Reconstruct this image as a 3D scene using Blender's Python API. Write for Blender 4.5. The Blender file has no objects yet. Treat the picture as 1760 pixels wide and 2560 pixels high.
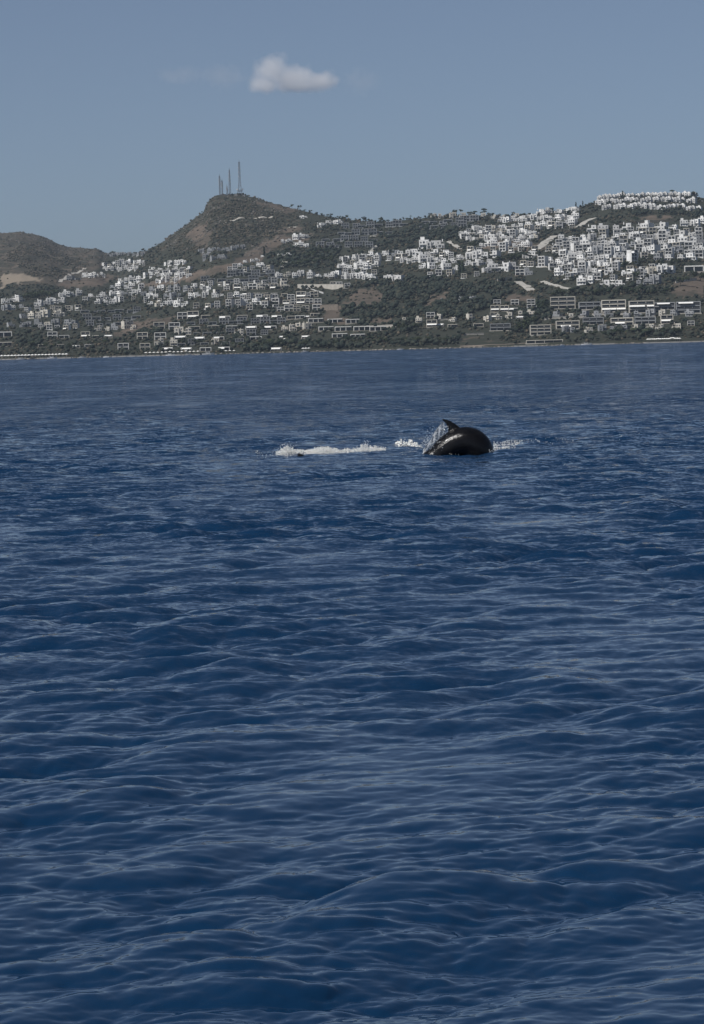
import bpy, bmesh, math, random
import numpy as np
from mathutils import Vector, Matrix

R = math.radians
rng = np.random.default_rng(7)
random.seed(7)
scene = bpy.context.scene
C = scene.collection

# ------------------------------------------------------------------ camera
H_CAM, F_PX, PITCH, ROLL = 2.6, 7200.0, 3.24, -1.48      # photo is 1760 x 2560 px
cam_data = bpy.data.cameras.new('camera')
cam_data.sensor_fit = 'VERTICAL'
cam_data.sensor_height = 36.0
cam_data.lens = F_PX / 2560.0 * 36.0
cam_data.clip_start = 0.1
cam_data.clip_end = 60000
cam = bpy.data.objects.new('camera', cam_data)
C.objects.link(cam)
CAM_ROT = Matrix.Rotation(R(90 - PITCH), 3, 'X') @ Matrix.Rotation(R(ROLL), 3, 'Z')
cam.matrix_world = Matrix.Translation((0, 0, H_CAM)) @ CAM_ROT.to_4x4()
scene.camera = cam

# ------------------------------------------------------------------ sky, sun, exposure
SUN_EL, SUN_AZ = R(48), R(-124)        # azimuth from +Y (view) clockwise; negative = to the left
world = bpy.data.worlds.new('World')
scene.world = world
world.use_nodes = True
wn = world.node_tree
bg = wn.nodes['Background']
sky = wn.nodes.new('ShaderNodeTexSky')
sky.sky_type = 'NISHITA'
sky.sun_disc = False
sky.sun_elevation = SUN_EL
sky.sun_rotation = SUN_AZ
sky.altitude = 0
sky.air_density = 0.55
sky.dust_density = 1.0
sky.ozone_density = 4.5
hsv = wn.nodes.new('ShaderNodeHueSaturation')
hsv.inputs['Saturation'].default_value = 0.82
wn.links.new(sky.outputs[0], hsv.inputs['Color'])
tint = wn.nodes.new('ShaderNodeMix')
tint.data_type = 'RGBA'; tint.blend_type = 'MULTIPLY'; tint.inputs['Factor'].default_value = 1.0
tint.inputs['B'].default_value = (1.0, 1.015, 1.0, 1)
wn.links.new(hsv.outputs[0], tint.inputs['A'])
wn.links.new(tint.outputs['Result'], bg.inputs[0])
bg.inputs[1].default_value = 0.074
sun_dir = Vector((math.sin(SUN_AZ) * math.cos(SUN_EL), math.cos(SUN_AZ) * math.cos(SUN_EL), math.sin(SUN_EL)))
sd = bpy.data.lights.new('sun', 'SUN')
sd.energy = 4.5
sd.angle = R(0.5)
sd.color = (1.0, 0.975, 0.94)
sun = bpy.data.objects.new('sun', sd)
sun.rotation_euler = sun_dir.to_track_quat('Z', 'Y').to_euler()
C.objects.link(sun)
vs = scene.view_settings
vs.view_transform = 'Standard'
vs.look = 'None'
vs.exposure = 0.0
vs.gamma = 1.0
vs.use_curve_mapping = False
scene.cycles.volume_bounces = 3
scene.cycles.max_bounces = 8
scene.cycles.transparent_max_bounces = 12

# ------------------------------------------------------------------ helpers
def new_mat(name, col=(0.8, 0.8, 0.8), rough=0.7, spec=0.3, metal=0.0):
    m = bpy.data.materials.new(name)
    m.use_nodes = True
    b = m.node_tree.nodes['Principled BSDF']
    b.inputs['Base Color'].default_value = (*col, 1)
    b.inputs['Roughness'].default_value = rough
    b.inputs['Specular IOR Level'].default_value = spec
    b.inputs['Metallic'].default_value = metal
    return m

def node(t, kind, **kw):
    n = t.nodes.new(kind)
    for k, v in kw.items():
        if k in n.inputs:
            n.inputs[k].default_value = v
        else:
            setattr(n, k, v)
    return n

def noisy_mat(name, c1, c2, scale, rough=0.75, spec=0.25, detail=5, coord='Object', bump=0.0, per_object=0.0):
    m = new_mat(name, c1, rough, spec)
    t = m.node_tree
    b = t.nodes['Principled BSDF']
    tc = t.nodes.new('ShaderNodeTexCoord')
    n = node(t, 'ShaderNodeTexNoise', Scale=scale, Detail=detail)
    t.links.new(tc.outputs[coord], n.inputs['Vector'])
    r = t.nodes.new('ShaderNodeValToRGB')
    r.color_ramp.elements[0].position = 0.35
    r.color_ramp.elements[1].position = 0.65
    r.color_ramp.elements[0].color = (*c1, 1)
    r.color_ramp.elements[1].color = (*c2, 1)
    t.links.new(n.outputs['Fac'], r.inputs[0])
    out = r.outputs[0]
    if per_object:
        oi = t.nodes.new('ShaderNodeObjectInfo')
        mr = node(t, 'ShaderNodeMapRange')
        mr.inputs['To Min'].default_value = 1 - per_object
        mr.inputs['To Max'].default_value = 1 + per_object * 0.25
        t.links.new(oi.outputs['Random'], mr.inputs['Value'])
        hs = t.nodes.new('ShaderNodeHueSaturation')
        t.links.new(mr.outputs[0], hs.inputs['Value'])
        t.links.new(out, hs.inputs['Color'])
        out = hs.outputs[0]
    t.links.new(out, b.inputs['Base Color'])
    if bump:
        bp = node(t, 'ShaderNodeBump', Strength=bump)
        t.links.new(n.outputs['Fac'], bp.inputs['Height'])
        t.links.new(bp.outputs[0], b.inputs['Normal'])
    return m

class MB:
    """collects boxes and faces into one mesh"""
    def __init__(self):
        self.v, self.f, self.m = [], [], []
    def box(self, x0, x1, y0, y1, z0, z1, m=0):
        n = len(self.v)
        self.v += [(x0, y0, z0), (x1, y0, z0), (x1, y1, z0), (x0, y1, z0), (x0, y0, z1), (x1, y0, z1), (x1, y1, z1), (x0, y1, z1)]
        for q in ((3, 2, 1, 0), (4, 5, 6, 7), (0, 1, 5, 4), (1, 2, 6, 5), (2, 3, 7, 6), (3, 0, 4, 7)):
            self.f.append(tuple(n + i for i in q)); self.m.append(m)
        return self
    def bar(self, a, b, r, m=0, sides=4, r2=None):
        a, b = Vector(a), Vector(b)
        d = (b - a).normalized()
        u = d.orthogonal().normalized(); w = d.cross(u)
        r2 = r if r2 is None else r2
        n = len(self.v)
        for c, rr in ((a, r), (b, r2)):
            for i in range(sides):
                t = 2 * math.pi * i / sides
                p = c + u * math.cos(t) * rr + w * math.sin(t) * rr
                self.v.append(tuple(p))
        for i in range(sides):
            j = (i + 1) % sides
            self.f.append((n + i, n + j, n + sides + j, n + sides + i)); self.m.append(m)
        self.f.append(tuple(n + i for i in reversed(range(sides)))); self.m.append(m)
        self.f.append(tuple(n + sides + i for i in range(sides))); self.m.append(m)
        return self
    def poly(self, pts, faces, m=0):
        n = len(self.v)
        self.v += [tuple(p) for p in pts]
        for q in faces:
            self.f.append(tuple(n + i for i in q)); self.m.append(m)
        return self
    def mesh(self, name, mats):
        me = bpy.data.meshes.new(name)
        me.from_pydata(self.v, [], self.f)
        for x in (mats if isinstance(mats, (list, tuple)) else [mats]):
            me.materials.append(x)
        me.polygons.foreach_set('material_index', self.m)
        me.update()
        return me

def np_mesh(name, verts, faces, mat, smooth=False):
    """fast mesh from numpy arrays: faces (n,3) or (n,4)"""
    verts = np.asarray(verts, dtype=np.float32); faces = np.asarray(faces, dtype=np.int32)
    me = bpy.data.meshes.new(name)
    k = faces.shape[1]
    me.vertices.add(len(verts)); me.vertices.foreach_set('co', verts.ravel())
    me.loops.add(faces.size); me.loops.foreach_set('vertex_index', faces.ravel())
    me.polygons.add(len(faces))
    me.polygons.foreach_set('loop_start', np.arange(0, faces.size, k, dtype=np.int32))
    me.polygons.foreach_set('loop_total', np.full(len(faces), k, dtype=np.int32))
    if smooth:
        me.polygons.foreach_set('use_smooth', np.ones(len(faces), dtype=bool))
    me.materials.append(mat)
    me.update(calc_edges=True)
    me.validate()
    return me

def link(name, me, parent=None, loc=(0, 0, 0)):
    o = bpy.data.objects.new(name, me)
    o.location = loc
    o.parent = parent
    C.objects.link(o)
    return o

def tag(o, label=None, cat=None, group=None, kind=None):
    if label: o['label'] = label
    if cat: o['category'] = cat
    if group: o['group'] = group
    if kind: o['kind'] = kind
    return o

def empty(name, loc=(0, 0, 0), rz=0.0, s=1.0):
    o = bpy.data.objects.new(name, None)
    o.empty_display_size = 0.5
    o.location = loc; o.rotation_euler = (0, 0, rz)
    o.scale = (s, s, s) if not isinstance(s, tuple) else s
    C.objects.link(o)
    return o

ORD = ['', 'first', 'second', 'third', 'fourth', 'fifth', 'sixth', 'seventh', 'eighth', 'ninth', 'tenth', 'eleventh', 'twelfth',
       'thirteenth', 'fourteenth', 'fifteenth', 'sixteenth', 'seventeenth', 'eighteenth', 'nineteenth', 'twentieth',
       'twenty-first', 'twenty-second', 'twenty-third', 'twenty-fourth', 'twenty-fifth']
def place_word(k, n):
    if k == 1: return 'leftmost'
    if k == n: return 'rightmost'
    return ORD[k] + ' from left'

# ------------------------------------------------------------------ numpy noise
_perm = rng.random((256, 256)).astype(np.float64)
def vnoise(x, y):
    xi = np.floor(x).astype(int); yi = np.floor(y).astype(int)
    fx = x - xi; fy = y - yi
    fx = fx * fx * (3 - 2 * fx); fy = fy * fy * (3 - 2 * fy)
    a = _perm[xi & 255, yi & 255]; b = _perm[(xi + 1) & 255, yi & 255]
    c = _perm[xi & 255, (yi + 1) & 255]; d = _perm[(xi + 1) & 255, (yi + 1) & 255]
    return (a * (1 - fx) + b * fx) * (1 - fy) + (c * (1 - fx) + d * fx) * fy
def fbm(x, y, octv=4, gain=0.5):
    s = 0.0; a = 1.0; t = 0.0
    for i in range(octv):
        s = s + a * (vnoise(x * 2 ** i + 17.3 * i, y * 2 ** i + 9.1 * i) - 0.5); t += a; a *= gain
    return s / t * 2

# ------------------------------------------------------------------ photo pixel <-> the place
CR = np.array(CAM_ROT)
def ray(u, v):
    d = CR @ np.array([u - 880.0, 1280.0 - v, -F_PX])
    return d[0] / d[1], d[2] / d[1]           # q = X/Y, e = (Z-h)/Y
def project(X, Y, Z):
    p = CR.T @ np.stack([np.asarray(X, float), np.asarray(Y, float), np.asarray(Z, float) - H_CAM]).reshape(3, -1)
    return 880 + F_PX * p[0] / -p[2], 1280 - F_PX * p[1] / -p[2]

# ------------------------------------------------------------------ the land
SKY = [(-700, 640), (-400, 620), (-150, 600), (0, 585), (49, 580), (86, 587), (115, 596), (144, 610), (173, 619), (245, 624), (262, 633), (288, 634), (323, 634),
       (369, 627), (404, 607), (441, 579), (473, 557), (508, 531), (516, 511), (528, 494), (545, 488), (574, 486), (609, 487), (632, 494),
       (675, 506), (718, 518), (747, 525), (799, 537), (834, 545), (868, 549), (896, 553), (945, 557), (1009, 553), (1066, 545), (1103, 542),
       (1140, 540), (1210, 539), (1252, 541), (1300, 541), (1346, 536), (1420, 527), (1484, 509), (1520, 498), (1570, 492), (1680, 490),
       (1730, 490), (1760, 497), (1900, 520), (2150, 560), (2500, 640)]
_sq, _se = zip(*[ray(u, v) for u, v in SKY])
_sq = np.array(_sq); _se = np.array(_se)
RID = [(-700, 3300), (0, 3250), (200, 3250), (300, 3150), (380, 2750), (480, 2600), (620, 2600), (720, 2550), (850, 2480), (1000, 2420), (1200, 2330),
       (1400, 2300), (1600, 2320), (1800, 2350), (2500, 2600)]
_rq = np.array([ray(u, 880)[0] for u, _ in RID]); _ry = np.array([y * 2.45 for _, y in RID], float)
_pq = np.array([ray(u, 880)[0] for u in (-300, 0, 250, 420, 560, 700, 900, 1300, 1760)])
_pp = np.array([1.25, 1.25, 1.15, 1.3, 1.45, 1.35, 1.1, 1.0, 1.0])

def shore_y(q):
    return 3650 + 50 * fbm(q * 37 + 40, q * 0 + 3.3, 3) + 380 * q
def terrain(X, Y):
    X = np.asarray(X, float); Y = np.asarray(Y, float)
    q = X / Y
    ys = shore_y(q); yr = np.interp(q, _rq, _ry); er = np.interp(q, _sq, _se)
    hr = H_CAM + er * yr
    p = np.interp(q, _pq, _pp)
    s = (Y - ys) / (yr - ys)
    sc = np.clip(s, 0, 1)
    h = hr * sc ** p
    win = np.clip(sc * 6, 0, 1) * np.clip((1 - sc) * 3.5, 0, 1)
    h = h + win * (13 * fbm(X / 260, Y / 500, 3) + 4.5 * fbm(X / 75 + 5, Y / 120, 3))
    # spurs and gullies on the bare peak and the left hill
    rough = np.clip((sc - 0.45) * 3, 0, 1) * np.interp(q, [-0.2, -0.037, 0.0, 0.023], [1, 1, 0.7, 0])
    h = h + rough * np.clip((1 - sc) * 8, 0, 1) * (9 * fbm(X / 42, Y / 160, 4) + 3.5 * fbm(X / 14, Y / 30, 2))
    h = h + np.clip((Y - ys) / 5, 0, 1) * 1.9 * (0.6 + 0.8 * vnoise(X / 23, Y / 400))
    h = h + np.clip(sc * 40, 0, 1) * (0.9 * fbm(X / 9, Y / 9, 2))
    back = np.clip(Y - yr, 0, None)
    h = np.where(s > 1, h - back * 0.30 - np.clip(back / 60, 0, 1) * 2, h)
    h = np.where(Y < ys, -3.0 + (Y - ys) * 0.1, h)
    edge = np.clip((0.27 - np.abs(q)) / 0.05, 0, 1)
    return np.where(h > 0, h * edge - (1 - edge) * 6, h)

def ground_at(u, v):
    """where the line of sight through photo pixel (u, v) meets the land"""
    q, e = ray(u, v)
    Y = np.linspace(3560, 8500, 1700)
    hh = terrain(q * Y, Y) - (H_CAM + e * Y)
    k = np.argmax(hh > 0)
    if hh[k] <= 0:
        k = int(np.argmax(hh))
    y = Y[k]
    return Vector((q * y, y, float(terrain(q * y, y))))
def height(x, y):
    return float(terrain(x, y))

def inpoly(u, v, poly):
    u = np.asarray(u); v = np.asarray(v)
    r = np.zeros(u.shape, bool)
    n = len(poly)
    for i in range(n):
        x1, y1 = poly[i]; x2, y2 = poly[(i + 1) % n]
        c = ((y1 > v) != (y2 > v)) & (u < (x2 - x1) * (v - y1) / (y2 - y1 + 1e-9) + x1)
        r ^= c
    return r

BARE = [  # dry grass and bare earth, outlines as they lie on the slopes
    [(430, 692), (520, 668), (590, 648), (635, 618), (690, 590), (790, 586), (770, 600), (700, 606), (655, 648), (600, 672), (540, 690), (470, 706)],
    [(300, 716), (430, 694), (470, 700), (400, 718)],
    [(490, 552), (522, 556), (532, 606), (500, 622), (478, 612), (470, 590)],
    [(640, 498), (760, 528), (720, 536), (650, 512)],
    [(855, 765), (890, 730), (925, 720), (960, 735), (955, 758), (900, 768)],
    [(1065, 772), (1072, 742), (1120, 728), (1120, 752)],
    [(925, 812), (935, 800), (978, 800), (985, 788), (992, 815)],
    [(1145, 868), (1150, 838), (1260, 832), (1245, 868)],
    [(1670, 740), (1690, 700), (1760, 690), (1760, 745)],
    [(1595, 552), (1600, 542), (1680, 540), (1680, 552)],
    [(1235, 600), (1380, 612), (1330, 628), (1200, 622)],
    [(285, 845), (300, 815), (360, 800), (440, 790), (430, 800), (340, 830)],
    [(1265, 748), (1290, 735), (1340, 742), (1340, 756), (1270, 760)],
    [(800, 770), (845, 765), (850, 790), (880, 800), (870, 812), (815, 805)],
    [(150, 705), (250, 695), (330, 690), (250, 712), (170, 722)],
    [(690, 603), (720, 598), (730, 590), (700, 588)],
    [(700, 575), (735, 560), (760, 562), (740, 580)],
]
FIELD = [[(0, 690), (70, 686), (110, 694), (70, 704), (30, 710), (0, 722)]]
DENSE = [
    [(10, 650), (50, 602), (120, 606), (200, 650), (225, 674), (150, 692), (60, 684)], [(540, 560), (640, 545), (760, 560), (700, 590), (620, 605), (540, 600)],
    [(850, 820), (860, 770), (930, 705), (1060, 690), (1140, 712), (1250, 705), (1290, 735), (1230, 760), (1210, 790), (1110, 800), (1020, 835), (960, 830)],
    [(660, 660), (690, 625), (760, 612), (860, 620), (840, 660), (760, 680)],
    [(920, 610), (960, 585), (1050, 570), (1140, 575), (1150, 610), (1040, 605), (960, 620)],
    [(430, 640), (470, 575), (540, 500), (620, 500), (700, 540), (640, 600), (560, 620)],
    [(40, 870), (40, 830), (100, 845), (90, 878)], [(560, 880), (580, 840), (720, 850), (840, 860), (1140, 850), (1140, 870), (700, 885)],
    [(1380, 735), (1500, 720), (1670, 722), (1700, 745), (1500, 745)], [(1300, 790), (1330, 760), (1380, 765), (1370, 800), (1330, 820), (1250, 830)],
    [(1560, 525), (1700, 520), (1760, 530), (1760, 545), (1600, 540)], [(60, 755), (90, 730), (150, 730), (100, 752)],
    [(330, 820), (380, 790), (400, 830), (350, 850)], [(1380, 850), (1560, 825), (1700, 830), (1700, 845), (1400, 862)],
]
def masks(X, Y, Z):
    u0, v0 = project(X, Y, Z)
    u = u0 + 16 * fbm(u0 / 22, v0 / 13, 3); v = v0 + 11 * fbm(u0 / 25 + 50, v0 / 14 + 20, 3)
    bare = np.zeros(u.shape)
    bare += 0.55 * np.clip((285 - u) / 40, 0, 1) * np.clip((728 - v) / 18, 0, 1)
    bare = np.maximum(bare, 0.36 * np.clip((u - 370) / 40, 0, 1) * np.clip((820 - u) / 60, 0, 1) * np.clip((650 - v) / 25, 0, 1))
    for i, p in enumerate(BARE): bare = np.maximum(bare, inpoly(u, v, p) * (0.3 if i == 7 else 0.85))
    field = np.zeros(u.shape)
    for p in FIELD: field = np.maximum(field, inpoly(u, v, p) * 1.0)
    dense = np.zeros(u.shape)
    for p in DENSE: dense = np.maximum(dense, inpoly(u, v, p) * 1.0)
    dense *= (1 - 0.0 * bare)
    return u0, v0, bare, field, dense

qs = np.linspace(-0.27, 0.27, 660)
ts = np.concatenate([np.linspace(-12, 30, 16), 30 + (np.linspace(0, 1, 226)[1:] ** 1.1) * 6200])
QQ, TT = np.meshgrid(qs, ts)
YY = shore_y(QQ) + TT
XX = QQ * YY
ZZ = terrain(XX, YY)
nr, nc = YY.shape
idx = np.arange(nr * nc).reshape(nr, nc)
faces = np.stack([idx[:-1, :-1], idx[:-1, 1:], idx[1:, 1:], idx[1:, :-1]], -1).reshape(-1, 4)
u_, v_, bare_, field_, dense_ = masks(XX.ravel(), YY.ravel(), ZZ.ravel())

mat_land = new_mat('hillside', (0.1, 0.1, 0.06), 0.95, 0.1)
t = mat_land.node_tree; b = t.nodes['Principled BSDF']
at1 = node(t, 'ShaderNodeAttribute', attribute_name='bare'); at2 = node(t, 'ShaderNodeAttribute', attribute_name='field')
geo = t.nodes.new('ShaderNodeNewGeometry')
n1 = node(t, 'ShaderNodeTexNoise', Scale=0.045, Detail=7, Roughness=0.65); t.links.new(geo.outputs['Position'], n1.inputs['Vector'])
n2 = node(t, 'ShaderNodeTexNoise', Scale=0.012, Detail=5); t.links.new(geo.outputs['Position'], n2.inputs['Vector'])
n3 = node(t, 'ShaderNodeTexNoise', Scale=0.25, Detail=4); t.links.new(geo.outputs['Position'], n3.inputs['Vector'])
ad = node(t, 'ShaderNodeMath', operation='MULTIPLY_ADD'); ad.inputs[1].default_value = 2.4; ad.inputs[2].default_value = -1.22
t.links.new(n1.outputs['Fac'], ad.inputs[0])
ad2 = node(t, 'ShaderNodeMath', operation='ADD'); t.links.new(ad.outputs[0], ad2.inputs[0]); t.links.new(at1.outputs['Fac'], ad2.inputs[1])
mr = node(t, 'ShaderNodeMapRange'); mr.inputs['From Min'].default_value = 0.35; mr.inputs['From Max'].default_value = 0.8
t.links.new(ad2.outputs[0], mr.inputs['Value'])
scr = t.nodes.new('ShaderNodeValToRGB'); scr.color_ramp.elements[0].color = (0.020, 0.025, 0.018, 1); scr.color_ramp.elements[1].color = (0.052, 0.052, 0.038, 1)
t.links.new(n3.outputs['Fac'], scr.inputs[0])
ear = t.nodes.new('ShaderNodeValToRGB'); ear.color_ramp.elements[0].position = 0.35; ear.color_ramp.elements[1].position = 0.65
ear.color_ramp.elements[0].color = (0.072, 0.060, 0.047, 1); ear.color_ramp.elements[1].color = (0.130, 0.102, 0.080, 1)
t.links.new(n2.outputs['Fac'], ear.inputs[0])
mx = node(t, 'ShaderNodeMix', data_type='RGBA'); t.links.new(mr.outputs[0], mx.inputs['Factor'])
t.links.new(scr.outputs[0], mx.inputs['A']); t.links.new(ear.outputs[0], mx.inputs['B'])
mx2 = node(t, 'ShaderNodeMix', data_type='RGBA'); t.links.new(at2.outputs['Fac'], mx2.inputs['Factor'])
t.links.new(mx.outputs['Result'], mx2.inputs['A']); mx2.inputs['B'].default_value = (0.21, 0.175, 0.135, 1)
t.links.new(mx2.outputs['Result'], b.inputs['Base Color'])
bp = node(t, 'ShaderNodeBump', Strength=0.5, Distance=2.0); t.links.new(n1.outputs['Fac'], bp.inputs['Height']); t.links.new(bp.outputs[0], b.inputs['Normal'])

land_me = np_mesh('hillside', np.stack([XX, YY, ZZ], -1).reshape(-1, 3), faces, mat_land, smooth=True)
for nm, arr in (('bare', bare_), ('field', field_)):
    a_ = land_me.attributes.new(nm, 'FLOAT', 'POINT'); a_.data.foreach_set('value', arr.astype(np.float32))
tag(link('hillside', land_me), kind='structure')

# ------------------------------------------------------------------ the sea
def ocean_tile(L, N, lam_lo, lam_hi, wdir, mss, seed, aniso=2.0, kp=None):
    g = np.random.default_rng(seed)
    k1 = 2 * np.pi * np.fft.fftfreq(N, L / N)
    KX, KY = np.meshgrid(k1, k1, indexing='ij')
    K = np.hypot(KX, KY); K[0, 0] = 1
    cosd = np.abs((KX * math.cos(wdir) + KY * math.sin(wdir)) / K)
    S = K ** -4.0 * (0.08 + cosd ** aniso)
    if kp: S *= np.exp(-1.2 * (kp / K) ** 4) * (1 + 2.2 * np.exp(-((np.log(K / kp)) / 0.35) ** 2))
    band = (K > 2 * np.pi / lam_hi) & (K < 2 * np.pi / lam_lo); band[0, 0] = False
    S = np.where(band, S, 0)
    a = np.sqrt(S) * (g.normal(size=K.shape) + 1j * g.normal(size=K.shape))
    hx = np.real(np.fft.ifft2(1j * KX * a)); hy = np.real(np.fft.ifft2(1j * KY * a))
    a *= math.sqrt(mss / np.mean(hx ** 2 + hy ** 2))
    return dict(L=L, N=N, a=a, KX=KX, KY=KY, K=K)
def tile_fields(T, lam_cut):
    f = np.exp(-0.5 * (T['K'] * lam_cut / (2 * np.pi)) ** 2 * 1.2)
    a = T['a'] * f
    h = np.real(np.fft.ifft2(a))
    dx = np.real(np.fft.ifft2(1j * T['KX'] / T['K'] * a)); dy = np.real(np.fft.ifft2(1j * T['KY'] / T['K'] * a))
    mss = np.mean(np.real(np.fft.ifft2(1j * T['KX'] * a)) ** 2 + np.real(np.fft.ifft2(1j * T['KY'] * a)) ** 2)
    return np.stack([dx, dy, h], -1), mss
def tile_sample(F, L, N, x, y):
    fx = (x / L * N) % N; fy = (y / L * N) % N
    i = np.floor(fx).astype(int) % N; j = np.floor(fy).astype(int) % N
    fx = (fx - np.floor(fx))[..., None]; fy = (fy - np.floor(fy))[..., None]
    i2 = (i + 1) % N; j2 = (j + 1) % N
    return (F[i, j] * (1 - fx) + F[i2, j] * fx) * (1 - fy) + (F[i, j2] * (1 - fx) + F[i2, j2] * fx) * fy
WD = R(112)
TILES = [ocean_tile(59.0, 512, 0.60, 16.0, WD, 0.0070, 3, 2.4, kp=2 * math.pi / 2.4),
         ocean_tile(37.0, 512, 0.55, 9.0, WD + 0.4, 0.0125, 5, 2.2, kp=2 * math.pi / 1.2),
         ocean_tile(7.3, 512, 0.09, 0.62, WD + 0.05, 0.0250, 9, 2.0),
         ocean_tile(2.9, 512, 0.022, 0.13, WD - 0.2, 0.0045, 11, 1.4)]
CUTS = [0.0, 0.04, 0.1, 0.25, 0.6, 1.4, 3.5, 9.0]
LEV = [[tile_fields(T, c) for c in CUTS] for T in TILES]
MSS0 = sum(l[0][1] for l in LEV)
def gust(x, y):
    g = 0.92 + 0.75 * fbm(x / 2.6 + 3, y / 6 + 8, 3) + 0.45 * fbm(x / 14 + 31, y / 40, 2)
    return np.clip(g, 0.4, 1.8)
def sea_disp(x, y, spacing):
    out = np.zeros(x.shape + (3,)); res = np.zeros(x.shape)
    lv = np.interp(np.log(np.clip(spacing, 1e-3, 1e3)), np.log(np.array([0.01, 0.02, 0.05, 0.12, 0.3, 0.7, 1.7, 4.5])), np.arange(8))
    for k in range(7):
        w = np.clip(1 - np.abs(lv - k), 0, 1)
        if k == 6: w = np.where(lv > 6, 1.0, w)
        sel = w > 0
        if not sel.any(): continue
        for T, L, ch_ in zip(TILES, LEV, (1.5, 1.4, 0.9, 0.6)):
            F, m = L[k]
            out[sel] += w[sel][:, None] * np.array([-ch_, -ch_, 1.0]) * tile_sample(F, T['L'], T['N'], x[sel], y[sel])
            res[sel] += w[sel] * m
    g = gust(x, y)
    return out * g[..., None], np.sqrt(np.clip(MSS0 - res, 0, None)) * g
def sea_z(x, y):
    d, _ = sea_disp(np.array([x], float), np.array([y], float), np.array([0.05]))
    return float(d[0, 2])

fr = F_PX * 0.4
pp = np.concatenate([np.arange(1.55, 12, 0.5), np.arange(12, 800, 0.84), np.linspace(800, 1500, 80)])
Yr_ = (H_CAM * fr / pp)[::-1]
Yr_ = np.concatenate([Yr_, [5600, 8000, 14000, 30000]])
qc = np.concatenate([np.linspace(-0.4, -0.14, 40)[:-1], np.linspace(-0.14, 0.14, 660), np.linspace(0.14, 0.4, 40)[1:]])
Q2, Y2 = np.meshgrid(qc, Yr_)
X2 = Q2 * Y2
dYr = np.gradient(Yr_)
sp = np.maximum(np.repeat(dYr[:, None] * 0.36, len(qc), 1), Y2 * np.repeat(np.gradient(qc)[None, :], len(Yr_), 0))
D, unres = sea_disp(X2.ravel(), Y2.ravel(), sp.ravel())
fade = np.clip((0.39 - np.abs(Q2.ravel())) / 0.07, 0, 1) * np.clip((4400 - Y2.ravel()) / 400, 0, 1)
P = np.stack([X2.ravel(), Y2.ravel(), np.zeros(X2.size)], -1) + D * fade[:, None]
nr, nc = X2.shape
idx = np.arange(nr * nc).reshape(nr, nc)
faces = np.stack([idx[:-1, :-1], idx[:-1, 1:], idx[1:, 1:], idx[1:, :-1]], -1).reshape(-1, 4)
# coarse flat water around the detailed fan (behind and beside the boat)
y0, y1, q1 = Yr_[0], Yr_[-1], 0.4
ex = [(-q1 * y0, y0), (-q1 * y1, y1), (-40000, y1), (-40000, -8000), (40000, -8000), (40000, y1), (q1 * y1, y1), (q1 * y0, y0)]
n0 = len(P)
P = np.concatenate([P, np.array([(x, y, 0.0) for x, y in ex])])
faces = np.concatenate([faces, np.array([(n0, n0 + 1, n0 + 2, n0 + 3), (n0, n0 + 3, n0 + 4, n0 + 7), (n0 + 7, n0 + 4, n0 + 5, n0 + 6)])])
unres = np.concatenate([unres, np.full(8, 0.2)])

mat_sea = new_mat('sea_water', (0.004, 0.02, 0.07), 0.04, 0.68)
t = mat_sea.node_tree; b = t.nodes['Principled BSDF']
b.inputs['IOR'].default_value = 1.333
b.inputs['Base Color'].default_value = (0.0030, 0.0215, 0.058, 1)
at = node(t, 'ShaderNodeAttribute', attribute_name='unres')
geo = t.nodes.new('ShaderNodeNewGeometry')
acc = None
for sc_, wt, st in ((1.7, 1.3, (0.6, 1.0, 1.0)), (5.0, 1.8, (0.6, 1.0, 1.0)), (17.0, 1.7, (0.7, 1.0, 1.0))):
    mp = node(t, 'ShaderNodeMapping'); mp.inputs['Scale'].default_value = (sc_ * st[0], sc_ * st[1], sc_)
    mp.inputs['Rotation'].default_value = (0, 0, R(18))
    t.links.new(geo.outputs['Position'], mp.inputs['Vector'])
    nz = node(t, 'ShaderNodeTexNoise', Scale=1.0, Detail=3.0, Roughness=0.6); t.links.new(mp.outputs[0], nz.inputs['Vector'])
    sb = node(t, 'ShaderNodeVectorMath', operation='SUBTRACT'); sb.inputs[1].default_value = (0.5, 0.5, 0.5); t.links.new(nz.outputs['Color'], sb.inputs[0])
    ml = node(t, 'ShaderNodeVectorMath', operation='MULTIPLY'); ml.inputs[1].default_value = (wt * 2.2, wt * 3.6, 0); t.links.new(sb.outputs[0], ml.inputs[0])
    if acc is None: acc = ml
    else:
        a2 = node(t, 'ShaderNodeVectorMath', operation='ADD'); t.links.new(acc.outputs[0], a2.inputs[0]); t.links.new(ml.outputs[0], a2.inputs[1]); acc = a2
scl = node(t, 'ShaderNodeVectorMath', operation='SCALE'); t.links.new(acc.outputs[0], scl.inputs[0]); t.links.new(at.outputs['Fac'], scl.inputs['Scale'])
# wave faces turned to the open water hide the backs of unresolved ripples far out
tl = node(t, 'ShaderNodeVectorMath', operation='SCALE'); tl.inputs[0].default_value = (0.0, -0.8, 0.0); t.links.new(at.outputs['Fac'], tl.inputs['Scale'])
tl2 = node(t, 'ShaderNodeVectorMath', operation='ADD'); t.links.new(scl.outputs[0], tl2.inputs[0]); t.links.new(tl.outputs[0], tl2.inputs[1]); scl = tl2
an = node(t, 'ShaderNodeVectorMath', operation='ADD'); t.links.new(scl.outputs[0], an.inputs[0]); t.links.new(geo.outputs['Normal'], an.inputs[1])
nn = node(t, 'ShaderNodeVectorMath', operation='NORMALIZE'); t.links.new(an.outputs[0], nn.inputs[0])
t.links.new(nn.outputs[0], b.inputs['Normal'])
sea_me = np_mesh('sea', P, faces, mat_sea, smooth=True)
a_ = sea_me.attributes.new('unres', 'FLOAT', 'POINT'); a_.data.foreach_set('value', unres.astype(np.float32))
tag(link('sea', sea_me), kind='structure')

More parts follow.
